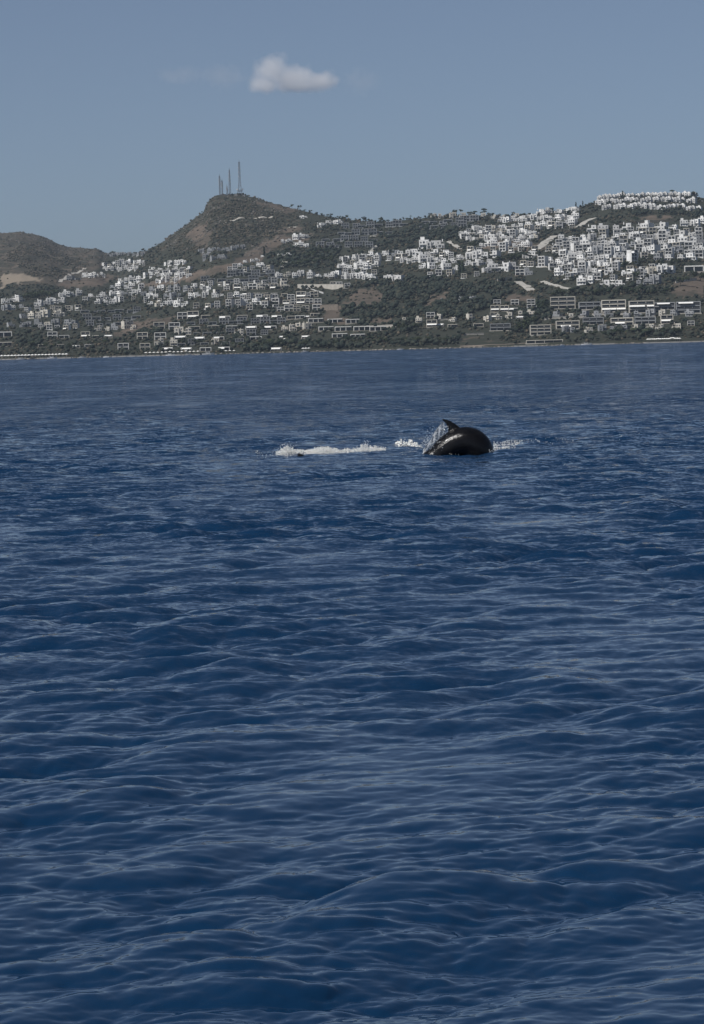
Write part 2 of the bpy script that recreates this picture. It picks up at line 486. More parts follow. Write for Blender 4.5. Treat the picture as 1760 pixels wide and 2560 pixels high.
# ------------------------------------------------------------------ materials of the town
M_WHITE = noisy_mat('white_plaster', (0.78, 0.77, 0.75), (0.66, 0.65, 0.62), 0.35, 0.85, 0.15, per_object=0.38)
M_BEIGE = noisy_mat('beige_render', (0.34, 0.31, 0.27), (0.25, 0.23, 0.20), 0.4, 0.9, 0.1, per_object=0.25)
M_VILLA = noisy_mat('villa_white', (0.72, 0.71, 0.68), (0.62, 0.61, 0.58), 0.3, 0.85, 0.15, per_object=0.12)
M_CREAM = noisy_mat('cream_plaster', (0.60, 0.56, 0.48), (0.50, 0.47, 0.41), 0.35, 0.85, 0.15, per_object=0.25)
M_GREY = noisy_mat('grey_plaster', (0.34, 0.34, 0.34), (0.26, 0.27, 0.28), 0.35, 0.85, 0.15, per_object=0.3)
M_STONE = noisy_mat('brown_stone', (0.24, 0.20, 0.16), (0.16, 0.14, 0.12), 0.6, 0.9, 0.1)
M_CONC = noisy_mat('pale_concrete', (0.46, 0.43, 0.38), (0.36, 0.34, 0.30), 0.2, 0.9, 0.1)
M_DARK = noisy_mat('dark_cladding', (0.07, 0.07, 0.075), (0.045, 0.045, 0.05), 0.5, 0.7, 0.2)
M_GLASS = new_mat('window_glass', (0.018, 0.022, 0.028), 0.08, 0.5)
M_FRAME = new_mat('window_frame_paint', (0.55, 0.55, 0.54), 0.5, 0.3)
M_AWN = noisy_mat('awning_canvas', (0.82, 0.81, 0.77), (0.74, 0.73, 0.70), 1.0, 0.9, 0.1)
M_TILE = noisy_mat('roof_tile', (0.30, 0.22, 0.16), (0.22, 0.17, 0.13), 1.5, 0.9, 0.1)
M_ROAD = noisy_mat('pale_road', (0.40, 0.38, 0.34), (0.30, 0.285, 0.26), 0.15, 0.95, 0.1)
M_STEEL = new_mat('galvanised_steel', (0.11, 0.115, 0.125), 0.6, 0.3)
M_OUT = noisy_mat('outcrop_rock', (0.16, 0.145, 0.125), (0.08, 0.074, 0.066), 0.4, 0.95, 0.1)
M_ROCK = noisy_mat('shore_rock', (0.30, 0.27, 0.23), (0.14, 0.13, 0.12), 0.5, 0.95, 0.1)

def win_mesh(w, h, name='window', nbar=1):
    m = MB()
    m.box(-w / 2, w / 2, -0.06, 0.02, 0, h, 0)
    f = 0.11
    m.box(-w / 2 - f, -w / 2, -0.14, 0.02, -f, h + f, 1).box(w / 2, w / 2 + f, -0.14, 0.02, -f, h + f, 1)
    m.box(-w / 2, w / 2, -0.14, 0.02, -f, 0, 1).box(-w / 2, w / 2, -0.14, 0.02, h, h + f, 1)
    for i in range(nbar):
        x = -w / 2 + w * (i + 1) / (nbar + 1)
        m.box(x - 0.05, x + 0.05, -0.11, -0.06, 0, h, 1)
    return m.mesh(name, [M_GLASS, M_FRAME])
WIN = {'s': win_mesh(1.3, 1.4), 'd': win_mesh(1.7, 2.3), 'w': win_mesh(2.8, 2.1, nbar=2), 'x': win_mesh(3.8, 2.4, nbar=3)}
def door_mesh():
    return MB().box(-0.55, 0.55, -0.07, 0.02, 0, 2.15, 0).box(-0.68, -0.55, -0.12, 0.02, 0, 2.28, 1).box(0.55, 0.68, -0.12, 0.02, 0, 2.28, 1).box(-0.55, 0.55, -0.12, 0.02, 2.15, 2.28, 1).mesh('door', [M_DARK, M_FRAME])
DOOR = door_mesh()

# a house type is a list of (part name, mesh, location, z rotation); front faces -Y, ground at z = 0
def parapet(m, x0, x1, y0, y1, z, hgt=0.7, th=0.25, mi=0):
    m.box(x0, x1, y0, y0 + th, z, z + hgt, mi).box(x0, x1, y1 - th, y1, z, z + hgt, mi)
    m.box(x0, x0 + th, y0 + th, y1 - th, z, z + hgt, mi).box(x1 - th, x1, y0 + th, y1 - th, z, z + hgt, mi)

def face_windows(parts, r, x0, x1, y, z, kinds, side='front', y1=None):
    L = (x1 - x0)
    n = max(1, int(L // 3.1))
    for i in range(n):
        k = r.choice(kinds)
        wv = {'s': 1.3, 'd': 1.7, 'w': 2.8, 'x': 3.8}[k]
        if wv > L / n - 0.5: k = 's'
        c = x0 + L * (i + 0.5) / n + r.uniform(-0.2, 0.2)
        zz = z + (0.25 if k in 'dx' else 0.9)
        if side == 'front': parts.append(('window', WIN[k], (c, y, zz), 0))
        elif side == 'left': parts.append(('window', WIN[k], (y, c, zz), -math.pi / 2))
        else: parts.append(('window', WIN[k], (y, c, zz), math.pi / 2))

def make_white(seed, mat, small=False):
    r = random.Random(seed)
    m = MB(); parts = []
    w, d = r.uniform(9.5, 12.5), r.uniform(8.5, 10.5)
    typ = seed % 7
    B = -7
    def vol(x0, x1, y0, y1, z0, z1, par=True):
        m.box(x0, x1, y0, y1, z0, z1)
        if par: parapet(m, x0, x1, y0, y1, z1)
    if typ in (0, 4):       # two storeys, low wing with roof terrace
        k = r.uniform(0.5, 0.65) * w; s = -1 if typ == 0 else 1
        a0, a1 = (-w / 2, -w / 2 + k) if s < 0 else (w / 2 - k, w / 2)
        b0, b1 = (a1, w / 2) if s < 0 else (-w / 2, a0)
        vol(a0, a1, -d / 2, d / 2, B, 6.5); vol(b0, b1, -d / 2 + 1.2, d / 2, B, 3.3)
        face_windows(parts, r, a0, a1, -d / 2, 0, 'dws'); face_windows(parts, r, a0, a1, -d / 2, 3.2, 'sdw')
        face_windows(parts, r, b0, b1, -d / 2 + 1.2, 0, 'dwx')
        m.box(a0 - 0.6, a1 + 0.3, -d / 2 - 1.3, -d / 2, 3.0, 3.2)
    elif typ == 1:          # full block and roof room
        vol(-w / 2, w / 2, -d / 2, d / 2, B, 6.4); vol(-w / 2 + 1, -w / 2 + 5, 0, 4, 6.4, 8.9)
        face_windows(parts, r, -w / 2, w / 2, -d / 2, 0, 'dwx'); face_windows(parts, r, -w / 2, w / 2, -d / 2, 3.2, 'sd')
        m.box(-w / 2 + 0.5, w / 2 - 0.5, -d / 2 - 1.4, -d / 2, 3.0, 3.18)
        m.box(-w / 2 + 0.5, w / 2 - 0.5, -d / 2 - 1.4, -d / 2 - 1.3, 3.18, 4.1)
    elif typ in (2, 6):     # set-back upper cube on a wide base
        vol(-w / 2, w / 2, -d / 2, d / 2, B, 3.3); s = r.choice([-1, 1]); k = w * 0.58
        a0 = -w / 2 if s < 0 else w / 2 - k
        vol(a0, a0 + k, -d / 2 + 2.2, d / 2, 3.3, 6.5)
        face_windows(parts, r, -w / 2, w / 2, -d / 2, 0, 'dwx'); face_windows(parts, r, a0, a0 + k, -d / 2 + 2.2, 3.3, 'sdw')
        x = a0 + k if s < 0 else -w / 2
        for px in (x + 0.4, x + w - k - 0.6):                       # pergola on the terrace
            m.box(px, px + 0.18, -d / 2 + 0.4, -d / 2 + 0.58, 4.0, 5.8); m.box(px, px + 0.18, 1.0, 1.18, 4.0, 5.8)
        m.box(x + 0.2, x + w - k - 0.2, -d / 2 + 0.3, 1.3, 5.8, 5.95)
    elif typ == 3:          # two staggered cubes
        k = w / 2
        vol(-w / 2, 0.2, -d / 2, d / 2 - 1, B, 6.3); vol(0.2, w / 2, -d / 2 + 2.0, d / 2, B, 7.2)
        face_windows(parts, r, -w / 2, 0, -d / 2, 0, 'dw'); face_windows(parts, r, -w / 2, 0, -d / 2, 3.2, 'sd')
        face_windows(parts, r, 0.4, w / 2, -d / 2 + 2, 0.6, 'dw'); face_windows(parts, r, 0.4, w / 2, -d / 2 + 2, 3.9, 'sd')
        m.box(0.6, w / 2 + 0.5, -d / 2 + 0.4, -d / 2 + 2, 3.5, 3.7)
    else:                   # loggia with pillars below, block above
        vol(-w / 2, w / 2, -d / 2 + 2.4, d / 2, B, 3.4, False)
        m.box(-w / 2, w / 2, -d / 2, -d / 2 + 2.4, B, 0.05)
        n = 4
        for i in range(n):
            x = -w / 2 + (w - 0.6) * i / (n - 1)
            m.box(x, x + 0.6, -d / 2, -d / 2 + 0.6, 0.05, 2.7)
        m.box(-w / 2, w / 2, -d / 2, -d / 2 + 2.4, 2.7, 3.4)
        vol(-w / 2, w * 0.22, -d / 2 + 0.8, d / 2, 3.4, 6.6)
        face_windows(parts, r, -w / 2, w / 2, -d / 2 + 2.4, 0.05, 'dx'); face_windows(parts, r, -w / 2, w * 0.22, -d / 2 + 0.8, 3.4, 'sdw')
    z = 3.2
    face_windows(parts, r, -d / 2 + 2.6, d / 2 - 0.6, -w / 2, 0.1, 's', 'left')
    ch = MB().box(-0.45, 0.45, -0.45, 0.45, -0.4, 1.9).box(-0.6, 0.6, -0.6, 0.6, 1.9, 2.1).mesh('chimney', mat)
    parts.insert(0, ('wall', m.mesh('wall', mat), (0, 0, 0), 0))
    parts.append(('chimney', ch, (-w * 0.3 if typ not in (2, 6) else (-w * 0.2 if typ == 2 and seed % 2 else w * 0.2), d / 2 - 1.5, 6.4), 0))
    return parts, w

def make_row_house(seed, mat):
    """narrow holiday house with a rounded bay and roof cube"""
    r = random.Random(seed); m = MB(); parts = []
    w, d = r.uniform(7.0, 8.5), 8.0
    m.box(-w / 2, w / 2, -d / 2, d / 2, -6, 5.8); parapet(m, -w / 2, w / 2, -d / 2, d / 2, 5.8, 0.5)
    k = w * 0.42; s = r.choice([-1, -1, 1])
    x0 = -w / 2 if s < 0 else w / 2 - k
    m.box(x0 - 0.02, x0 + k, -d / 2 - 1.6, -d / 2 + 2, -6, r.choice([6.9, 7.6, 5.2]))
    n = 8                                     # barrel-topped roof room
    pts = []
    xr, yr0, yr1 = 1.7, -1.5, 3.0
    cx = r.uniform(-1, 1)
    for y in (yr0, yr1):
        pts.append((cx - xr, y, 5.8)); 
        for i in range(n + 1):
            a = math.pi * (1 - i / n)
            pts.append((cx + xr * math.cos(a), y, 7.2 + 1.1 * math.sin(a)))
        pts.append((cx + xr, y, 5.8))
    k2 = n + 3
    fs = [tuple(range(k2 - 1, -1, -1))[::-1], tuple(range(k2, 2 * k2))[::-1]]
    fs += [(i + 1, i, k2 + i, k2 + i + 1) for i in range(k2 - 1)]
    m.poly(pts, fs)
    b0, b1 = (x0 + k, w / 2) if s < 0 else (-w / 2, x0)
    parts.append(('window', WIN['d'], ((b0 + b1) / 2, -d / 2, 0.2), 0)); parts.append(('window', WIN['s'], ((b0 + b1) / 2, -d / 2, 3.6), 0))
    parts.append(('window', WIN['s'], (x0 + k / 2, -d / 2 - 1.6, 1.0), 0)); parts.append(('window', WIN['s'], (x0 + k / 2, -d / 2 - 1.6, 3.6), 0))
    m.box(b0 + 0.05, b1 - 0.05, -d / 2 - 1.2, -d / 2, 2.85, 3.0)
    parts.insert(0, ('wall', m.mesh('wall', mat), (0, 0, 0), 0))
    return parts, w

def make_framed(seed, w, storeys, bays, mat, back, left=True, right=True, awning=None, body=True, hs=3.5):
    """modern villa: deep plaster frame round recessed glazing, storey over storey"""
    r = random.Random(seed); parts = []; fr_ = MB(); bk = MB()
    th, dep, d = (0.85 if w > 20 else 0.7), 2.6, 10.0
    H = hs * storeys
    y0 = -d / 2
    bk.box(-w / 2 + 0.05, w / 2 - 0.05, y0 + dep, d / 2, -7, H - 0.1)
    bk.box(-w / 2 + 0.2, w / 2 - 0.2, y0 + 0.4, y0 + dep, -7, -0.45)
    for s in range(storeys + 1):
        z = s * hs
        if s == 0: fr_.box(-w / 2, w / 2, y0 - 0.3, y0 + dep, z - 0.45, z)
        else: fr_.box(-w / 2, w / 2, y0, y0 + dep + (0.6 if s == storeys else 0), z - (0.8 if w > 20 else 0.6), z)
    for s in range(storeys):
        z0, z1 = s * hs, (s + 1) * hs - (0.8 if w > 20 else 0.6)
        if left: fr_.box(-w / 2, -w / 2 + th, y0, y0 + dep, z0, z1)
        if right: fr_.box(w / 2 - th, w / 2, y0, y0 + dep, z0, z1)
        for i in range(1, bays):
            x = -w / 2 + w * i / bays
            if storeys > 1 or r.random() < 0.5:
                fr_.box(x - 0.32, x + 0.32, y0 + 0.3, y0 + dep, z0, z1)
        bw = (w - 2 * th) / bays
        for i in range(bays):
            g = MB(); a = -bw / 2 + 0.35; b_ = bw / 2 - 0.35
            g.box(a, b_, -0.05, 0.03, 0, hs - 0.85, 0)
            nb = max(2, int(bw / 1.7))
            for j in range(nb + 1):
                x = a + (b_ - a) * j / nb
                g.box(x - 0.05, x + 0.05, -0.1, -0.05, 0, hs - 0.85, 1)
            parts.append(('window', g.mesh('window', [M_GLASS, M_DARK]), (-w / 2 + th + bw * (i + 0.5), y0 + dep - 0.03, z0 + 0.1), 0))
        if s > 0:
            rl = MB().box(-w / 2 + th, w / 2 - th, y0 + 0.1, y0 + 0.14, z0 + 0.05, z0 + 0.95, 0).box(-w / 2 + th, w / 2 - th, y0 + 0.07, y0 + 0.17, z0 + 0.95, z0 + 1.03, 1)
            parts.append(('railing', rl.mesh('railing', [M_GLASS, M_FRAME]), (0, 0, 0), 0))
    parts.insert(0, ('frame', fr_.mesh('frame', mat), (0, 0, 0), 0))
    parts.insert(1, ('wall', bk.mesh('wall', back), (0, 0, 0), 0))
    if awning:
        for (s, f0, f1) in awning:
            z = (s + 1) * hs - 0.55
            x0, x1 = -w / 2 + w * f0, -w / 2 + w * f1
            a = MB().poly([(x0, y0 - 0.02, z), (x1, y0 - 0.02, z), (x1, y0 - 2.4, z - 0.95), (x0, y0 - 2.4, z - 0.95), (x0, y0 - 0.02, z - 0.12), (x1, y0 - 0.02, z - 0.12), (x1, y0 - 2.4, z - 1.25), (x0, y0 - 2.4, z - 1.25)],
                          [(3, 2, 1, 0), (4, 5, 6, 7), (2, 3, 7, 6), (0, 1, 5, 4), (1, 2, 6, 5), (3, 0, 4, 7)])
            parts.append(('awning', a.mesh('awning', M_AWN), (0, 0, 0), 0))
    # planted terrace wall below
    parts.append(('terrace', MB().box(-w / 2 - 0.8, w / 2 + 0.8, y0 - 3.2, y0 - 0.32, -6, -0.55).box(-w / 2 - 0.8, w / 2 + 0.8, y0 - 3.2, y0 - 3.0, -0.55, 0.2).mesh('terrace', back), (0, 0, 0), 0))
    return parts, w

TYPES = {
    'white': [make_white(100 + i, M_WHITE) for i in range(14)],
    'cream': [make_white(200 + i, M_CREAM) for i in range(7)],
    'grey': [make_white(300 + i, M_GREY) for i in range(7)],
    'block': [make_framed(800 + i, 10, 2 + (i == 2), 2, M_WHITE if i % 3 else M_CREAM, M_WHITE, awning=[(0, .05, .6)] if i == 3 else None, left=i != 1) for i in range(5)],
    'crest': [make_row_house(400 + i, M_WHITE) for i in range(6)],
    'greyrow': [make_framed(500 + i, 13, 1 + i % 2, 2 + i % 2, M_GREY, M_GREY) for i in range(4)],
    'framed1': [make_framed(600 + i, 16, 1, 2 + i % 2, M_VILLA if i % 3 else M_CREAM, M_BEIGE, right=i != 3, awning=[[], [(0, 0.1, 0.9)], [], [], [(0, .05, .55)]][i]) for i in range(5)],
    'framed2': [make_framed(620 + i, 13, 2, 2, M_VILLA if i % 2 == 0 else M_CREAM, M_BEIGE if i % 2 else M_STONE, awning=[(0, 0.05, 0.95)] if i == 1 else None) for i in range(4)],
    'corner': [make_framed(640 + i, 19, 1, 3, M_VILLA, M_BEIGE, right=False) for i in range(2)],
    'big3': [make_framed(660 + i, 28, 3, 3, M_CREAM if i != 3 else M_GREY, M_CONC, awning=[None, [(0, .02, .6), (0, .62, .98)], [(1, .0, .62), (1, .7, .98)], [(2, .1, .7)]][i], hs=3.4) for i in range(4)],
    'big2': [make_framed(680 + i, 26, 2, 3, M_CREAM if i % 2 else M_GREY, M_CONC, awning=[None, [(0, .2, .62)], [(1, .15, .75)]][i], hs=3.4) for i in range(3)],
    'long2': [make_framed(700, 46, 1, 4, M_CREAM, M_CONC, hs=4.2)],
}
GROUPS = {'block': 'white balconied blocks on the hillside', 'white': 'white cube houses on the hillside', 'cream': 'cream houses on the hillside', 'grey': 'grey houses on the hillside',
          'crest': 'white row houses along the crest', 'greyrow': 'grey terraced villas', 'framed1': 'framed villas above the shore', 'framed2': 'framed villas above the shore',
          'corner': 'open-cornered villas above the shore', 'big3': 'large terraced villas', 'big2': 'large terraced villas', 'long2': 'large terraced villas'}
NAME = {'block': 'balconied_house', 'white': 'white_house', 'cream': 'cream_house', 'grey': 'grey_house', 'crest': 'row_house', 'greyrow': 'terraced_villa', 'framed1': 'framed_villa', 'framed2': 'framed_villa',
        'corner': 'open_corner_villa', 'big3': 'large_villa', 'big2': 'large_villa', 'long2': 'large_villa'}
CAT = {'block': 'apartment house', 'white': 'house', 'cream': 'cream house', 'grey': 'grey house', 'crest': 'row house', 'greyrow': 'terraced villa', 'framed1': 'villa', 'framed2': 'villa', 'corner': 'villa', 'big3': 'large villa', 'big2': 'large villa', 'long2': 'large villa'}
LOOK = {'block': 'white balconied house', 'white': 'white cube house', 'cream': 'cream house', 'grey': 'grey house', 'crest': 'white row house', 'greyrow': 'grey framed villa', 'framed1': 'long framed villa', 'framed2': 'two-storey framed villa',
        'corner': 'open-cornered pale villa', 'big3': 'three-storey villa', 'big2': 'two-storey large villa', 'long2': 'long low villa'}
HOUSES = []     # (x, y, radius) kept free of trees
def add_house(kind, u, v, wpx, label, yaw=None, var=None, hscale=1.0):
    p = ground_at(u, v)
    vs_ = TYPES[kind]
    i = random.randrange(len(vs_)) if var is None else var
    parts, w = vs_[i]
    wpx *= 1.08 if kind in ('white', 'cream', 'grey', 'crest') else 1.05
    if kind in ('framed2', 'greyrow', 'block'): hscale *= 1.25
    if kind in ('big2', 'big3'): hscale *= 1.32
    if kind in ('framed1', 'corner'): hscale *= 1.5
    if kind in ('white', 'cream', 'grey'): hscale *= random.uniform(0.95, 1.3)
    s = wpx * p.y / F_PX / w
    yaw = R(random.gauss(-8, 16)) if yaw is None else R(yaw)
    face = math.atan2(p.x, p.y)
    root = empty(NAME[kind], (p.x, p.y + 4.5 * s, p.z), yaw - face, (s, s, s * hscale))
    for nm, me, loc, rz in parts:
        o = bpy.data.objects.new(nm, me)
        o.location = loc; o.rotation_euler = (0, 0, rz); o.parent = root
        C.objects.link(o)
    tag(root, label, CAT[kind], GROUPS[kind])
    HOUSES.append((p.x, p.y + 4.5 * s, 0.62 * w * s))
    return root

def row(kind, pts, n, wpx, where, jx=0.25, jy=2.0, yaw=None, mix=None):
    xs = [p[0] for p in pts]; ys = [p[1] for p in pts]
    items = []
    for i in range(n):
        f = (i + 0.5) / n
        u = xs[0] + (xs[-1] - xs[0]) * f
        u += random.uniform(-jx, jx) * (xs[-1] - xs[0]) / n
        v = np.interp(u, xs, ys) + random.uniform(-jy, jy)
        k = kind
        if mix and random.random() < mix[1]: k = mix[0]
        items.append((u, v, k))
    items.sort()
    for i, (u, v, k) in enumerate(items):
        add_house(k, u, v, wpx * random.uniform(0.82, 1.18), f'{LOOK[k]}, {place_word(i + 1, n)} in the {where}', yaw)

W = 'white'; G = 'grey'
# --- right-hand crest
row('crest', [(1496, 502), (1560, 493), (1742, 492)], 21, 10.5, 'top row on the right-hand crest', jy=1.5, yaw=-14)
row('crest', [(1488, 511), (1580, 505), (1740, 506)], 20, 11, 'second row down on the right-hand crest', jy=2, yaw=-14)
row('crest', [(1508, 523), (1600, 521), (1752, 526)], 20, 11, 'third row down on the right-hand crest', jy=2, yaw=-14)
# --- ridge left of the crest
row(W, [(1340, 536), (1398, 531)], 4, 15, 'short row left of the crest')
row(W, [(1395, 536), (1450, 527)], 4, 14, 'short row rising to the crest')
row(W, [(1245, 558), (1300, 552), (1345, 548)], 6, 15, 'bright row under the ridge trees')
row(W, [(1310, 552), (1450, 547)], 9, 16, 'second row below the ridge')
row(W, [(1320, 568), (1440, 562)], 7, 17, 'third row below the ridge')
# --- dense block on the middle right
row(W, [(1178, 577), (1310, 574)], 9, 15, 'top row of the dense block', mix=('cream', .15))
row(W, [(1146, 590), (1345, 588)], 13, 16, 'second row of the dense block', mix=('cream', .15))
row(W, [(1165, 604), (1350, 602)], 11, 16, 'third row of the dense block', mix=('cream', .15))
row(W, [(1195, 617), (1330, 617)], 8, 15, 'bottom row of the dense block')
# --- band below
row(W, [(1046, 624), (1118, 618)], 3, 21, 'high trio above the central woods')
row(W, [(958, 640), (1136, 638)], 9, 18, 'upper row above the central woods', mix=(G, .2))
row(W, [(1000, 657), (1140, 656)], 8, 17, 'middle row above the central woods')
row(W, [(1050, 672), (1150, 674)], 5, 17, 'lower row above the central woods')
row(W, [(1140, 648), (1245, 646)], 5, 19, 'row under the small pines')
row(W, [(1155, 663), (1240, 660)], 4, 19, 'lower row under the small pines')
row(W, [(1205, 682), (1290, 676)], 4, 22, 'row beside the grid-windowed house')
row(W, [(1305, 648), (1345, 646)], 2, 20, 'pair below the diagonal road')
row(W, [(1350, 658), (1410, 660)], 3, 19, 'cluster below the diagonal road')
add_house('framed2', 1301, 689, 22, 'square white house with a grid of dark windows beside its shaded side, painted grey', yaw=-5, var=0)
add_house(G, 1322, 688, 18, 'shaded side of the white grid-windowed house, built in grey plaster', yaw=4)  # right flank of the white house, its shade put into grey plaster
# --- the wide slope on the right
row(W, [(1468, 580), (1580, 578), (1700, 574)], 8, 22, 'first row of the big right slope')
row(W, [(1700, 570), (1765, 560)], 4, 20, 'high row at the right edge', jy=4)
row(W, [(1395, 603), (1560, 600), (1765, 594)], 14, 20, 'second row of the big right slope', mix=(G, .3))
row(W, [(1380, 621), (1560, 618), (1765, 612)], 16, 20, 'third row of the big right slope', mix=(G, .3))
row(W, [(1395, 638), (1560, 635), (1765, 631)], 16, 20, 'fourth row of the big right slope', mix=(G, .25))
row(W, [(1400, 655), (1530, 653), (1600, 650)], 9, 20, 'fifth row of the big right slope', mix=(G, .2))
row(W, [(1635, 652), (1740, 650)], 4, 20, 'fifth row near the right edge', mix=(G, .2))
row(W, [(1395, 672), (1560, 668)], 7, 20, 'sixth row of the big right slope', mix=(G, .3))
row(W, [(1395, 690), (1530, 686)], 6, 20, 'seventh row of the big right slope', mix=(G, .25))
row(W, [(1555, 693), (1590, 692)], 2, 19, 'pair between the dark trees')
row(W, [(1598, 690), (1690, 682)], 4, 21, 'seventh row near the right edge', mix=('cream', .3))
row(W, [(1440, 712), (1490, 710)], 2, 22, 'pair under the right slope')
row(W, [(1505, 722), (1565, 716)], 3, 21, 'trio under the right slope')
row(G, [(1590, 716), (1650, 708)], 3, 20, 'grey row under the right slope')
add_house('framed1', 1738, 680, 46, 'wide white bungalow with a row of windows beside the round trees', yaw=-4, var=2)
B_ = 'block'
row(B_, [(1500, 590), (1765, 584)], 9, 17, 'gap above the second right-slope row', jy=3)
row(B_, [(1390, 612), (1765, 603)], 12, 17, 'gap above the third right-slope row', jy=3)
row(B_, [(1385, 630), (1765, 622)], 12, 17, 'gap above the fourth right-slope row', jy=3)
row(B_, [(1400, 647), (1765, 641)], 11, 17, 'gap above the fifth right-slope row', jy=3)
row(B_, [(1405, 664), (1600, 661)], 7, 17, 'gap above the sixth right-slope row', jy=3)
row(B_, [(1410, 681), (1660, 677)], 7, 17, 'gap above the seventh right-slope row', jy=3)
row(B_, [(1400, 700), (1660, 698)], 7, 17, 'gap under the seventh right-slope row', jy=3)
row(B_, [(1160, 583), (1330, 580)], 7, 13, 'gap inside the dense block top', jy=3)
row(B_, [(1150, 597), (1345, 595)], 8, 13, 'gap inside the dense block middle', jy=3)
row(B_, [(1310, 575), (1440, 570)], 5, 15, 'band between ridge and dense block', jy=3)
row(B_, [(1330, 632), (1460, 628)], 5, 16, 'band under the diagonal road', jy=4)
row(B_, [(1300, 662), (1390, 672)], 4, 17, 'slope beside the white grid-windowed house', jy=4)
row(B_, [(960, 648), (1140, 647)], 8, 14, 'gap above the central woods', jy=3)
row(B_, [(850, 662), (960, 656)], 5, 14, 'gap left of the central woods', jy=3)
row(B_, [(850, 685), (950, 685)], 4, 14, 'lower gap left of the central woods', jy=3)
row(B_, [(560, 678), (690, 676)], 6, 12, 'sparse band over the terrace block', jy=4)
row(B_, [(560, 714), (720, 712)], 7, 13, 'band under the terrace block', jy=3)
row(B_, [(570, 750), (700, 750)], 6, 14, 'gap between the framed rows', jy=3)
row(B_, [(60, 780), (200, 772)], 7, 13, 'sparse band on the left edge slope', jy=4)
row(B_, [(90, 826), (200, 820)], 5, 14, 'band above the left quay', jy=4)
row(B_, [(1060, 690), (1200, 694)], 5, 14, 'thin row along the top of the woods', jy=4)
row(B_, [(1160, 628), (1320, 630)], 6, 14, 'band under the dense block', jy=3)
row(B_, [(820, 716), (880, 722)], 3, 16, 'slope right of the beige wall', jy=3)
row(B_, [(250, 668), (370, 667)], 7, 10, 'gap inside the left town', jy=3)
row(B_, [(370, 686), (480, 684)], 6, 11, 'gap inside the second left block', jy=3)
row(B_, [(280, 730), (560, 734)], 9, 12, 'sparse band left of centre', jy=4)
row(B_, [(200, 752), (470, 755)], 9, 12, 'lower sparse band left of centre', jy=4)
row(B_, [(480, 716), (560, 714)], 4, 12, 'band under the lower terrace block', jy=3)
row(B_, [(480, 772), (700, 770)], 8, 14, 'band over the top villas', jy=3)
# --- centre, white rank above the woods
row(W, [(845, 652), (900, 648), (955, 640)], 6, 14, 'upper row left of the central woods')
row(W, [(842, 675), (945, 670)], 7, 17, 'middle row left of the central woods')
row(W, [(850, 696), (940, 700)], 6, 17, 'lower row left of the central woods', mix=('cream', .3))
row(W, [(960, 702), (1010, 703)], 3, 17, 'bright trio at the edge of the woods', yaw=-30)
row(W, [(692, 696), (765, 692)], 4, 17, 'row left of the bright blocks', mix=('cream', .4))
row(W, [(768, 694), (850, 697)], 6, 15, 'bright blocks above the pale retaining wall', yaw=-25)
# --- under the peak
row(G, [(494, 634), (610, 622)], 10, 11.5, 'row on the foot of the mast hill')
row(G, [(508, 650), (570, 646)], 4, 13, 'lower row on the foot of the mast hill')
row(G, [(268, 640), (360, 638)], 9, 9, 'tiny row in the saddle')
row(W, [(580, 672), (610, 660), (665, 645)], 6, 10, 'sparse rising row beside the brown track', jy=4)
row(W, [(640, 668), (662, 664)], 2, 11, 'pair above the grey terrace block')
row(W, [(694, 645), (726, 641)], 3, 12, 'trio in the dark pines')
add_house('cream', 710, 668, 18, 'lone pale house below the dark pines')
add_house(W, 755, 542 + 4, 10, 'lone white cube high on the mast hill slope', var=1)
add_house(W, 765, 540 + 4, 6, 'tiny white hut beside the lone white cube', var=3)
row(W, [(704, 610), (732, 606)], 3, 11, 'low trio left of the white cluster')
row(W, [(734, 600), (772, 596)], 3, 13, 'top of the white cluster under the ridge')
row(W, [(734, 620), (774, 616)], 3, 13, 'bottom of the white cluster under the ridge')
row(W, [(795, 568), (825, 560), (858, 556)], 6, 11, 'row climbing to the ridge centre')
# --- grey terraces under the ridge
row('greyrow', [(858, 571), (1020, 566)], 8, 19, 'upper terrace under the ridge', jy=1, yaw=-3)
row('greyrow', [(842, 588), (985, 586)], 7, 19, 'second terrace under the ridge', jy=1, yaw=-3)
row('greyrow', [(800, 603), (945, 603)], 6, 19, 'third terrace under the ridge', jy=1.5, yaw=-3)
row('greyrow', [(790, 618), (930, 618)], 6, 18, 'lowest terrace under the ridge', jy=1.5, yaw=-3)
row('greyrow', [(1050, 560), (1200, 553)], 7, 19, 'terrace under the skyline trees', jy=1.5, yaw=-3)
row('greyrow', [(1052, 572), (1190, 566)], 6, 18, 'lower terrace under the skyline trees', jy=1.5, yaw=-3)
row('cream', [(1070, 546), (1300, 545)], 9, 13, 'low row among the skyline trees')
# --- left town
row(W, [(283, 662), (370, 659)], 7, 12.5, 'top row of the left town')
row(W, [(258, 676), (350, 674)], 7, 13, 'second row of the left town')
row('greyrow', [(168, 704), (200, 698)], 2, 16, 'pair at the end of the brown hill')
row(W, [(205, 694), (262, 692)], 4, 13, 'row left of the left town')
row(W, [(412, 664), (470, 660)], 5, 12.5, 'top row of the second left block')
row(W, [(375, 680), (480, 677)], 8, 13, 'second row of the second left block')
row(W, [(362, 693), (476, 692)], 8, 13, 'third row of the second left block')
row(W, [(388, 705), (450, 704)], 5, 12.5, 'bottom row of the second left block', mix=('cream', .4))
row(W, [(296, 708), (358, 702)], 5, 13, 'row under the second left block')
row(W, [(272, 722), (360, 717)], 5, 14, 'scattered row below the left town', mix=(G, .3))
row(W, [(145, 745), (205, 737)], 4, 15, 'upper row behind the left trees')
row(W, [(88, 764), (165, 755)], 5, 15, 'lower row behind the left trees')
row(W, [(222, 746), (355, 738)], 8, 15, 'middle row of the left slope', mix=(G, .35))
row(W, [(240, 760), (300, 757)], 4, 14, 'small row above the dark terraces', mix=(G, .3))
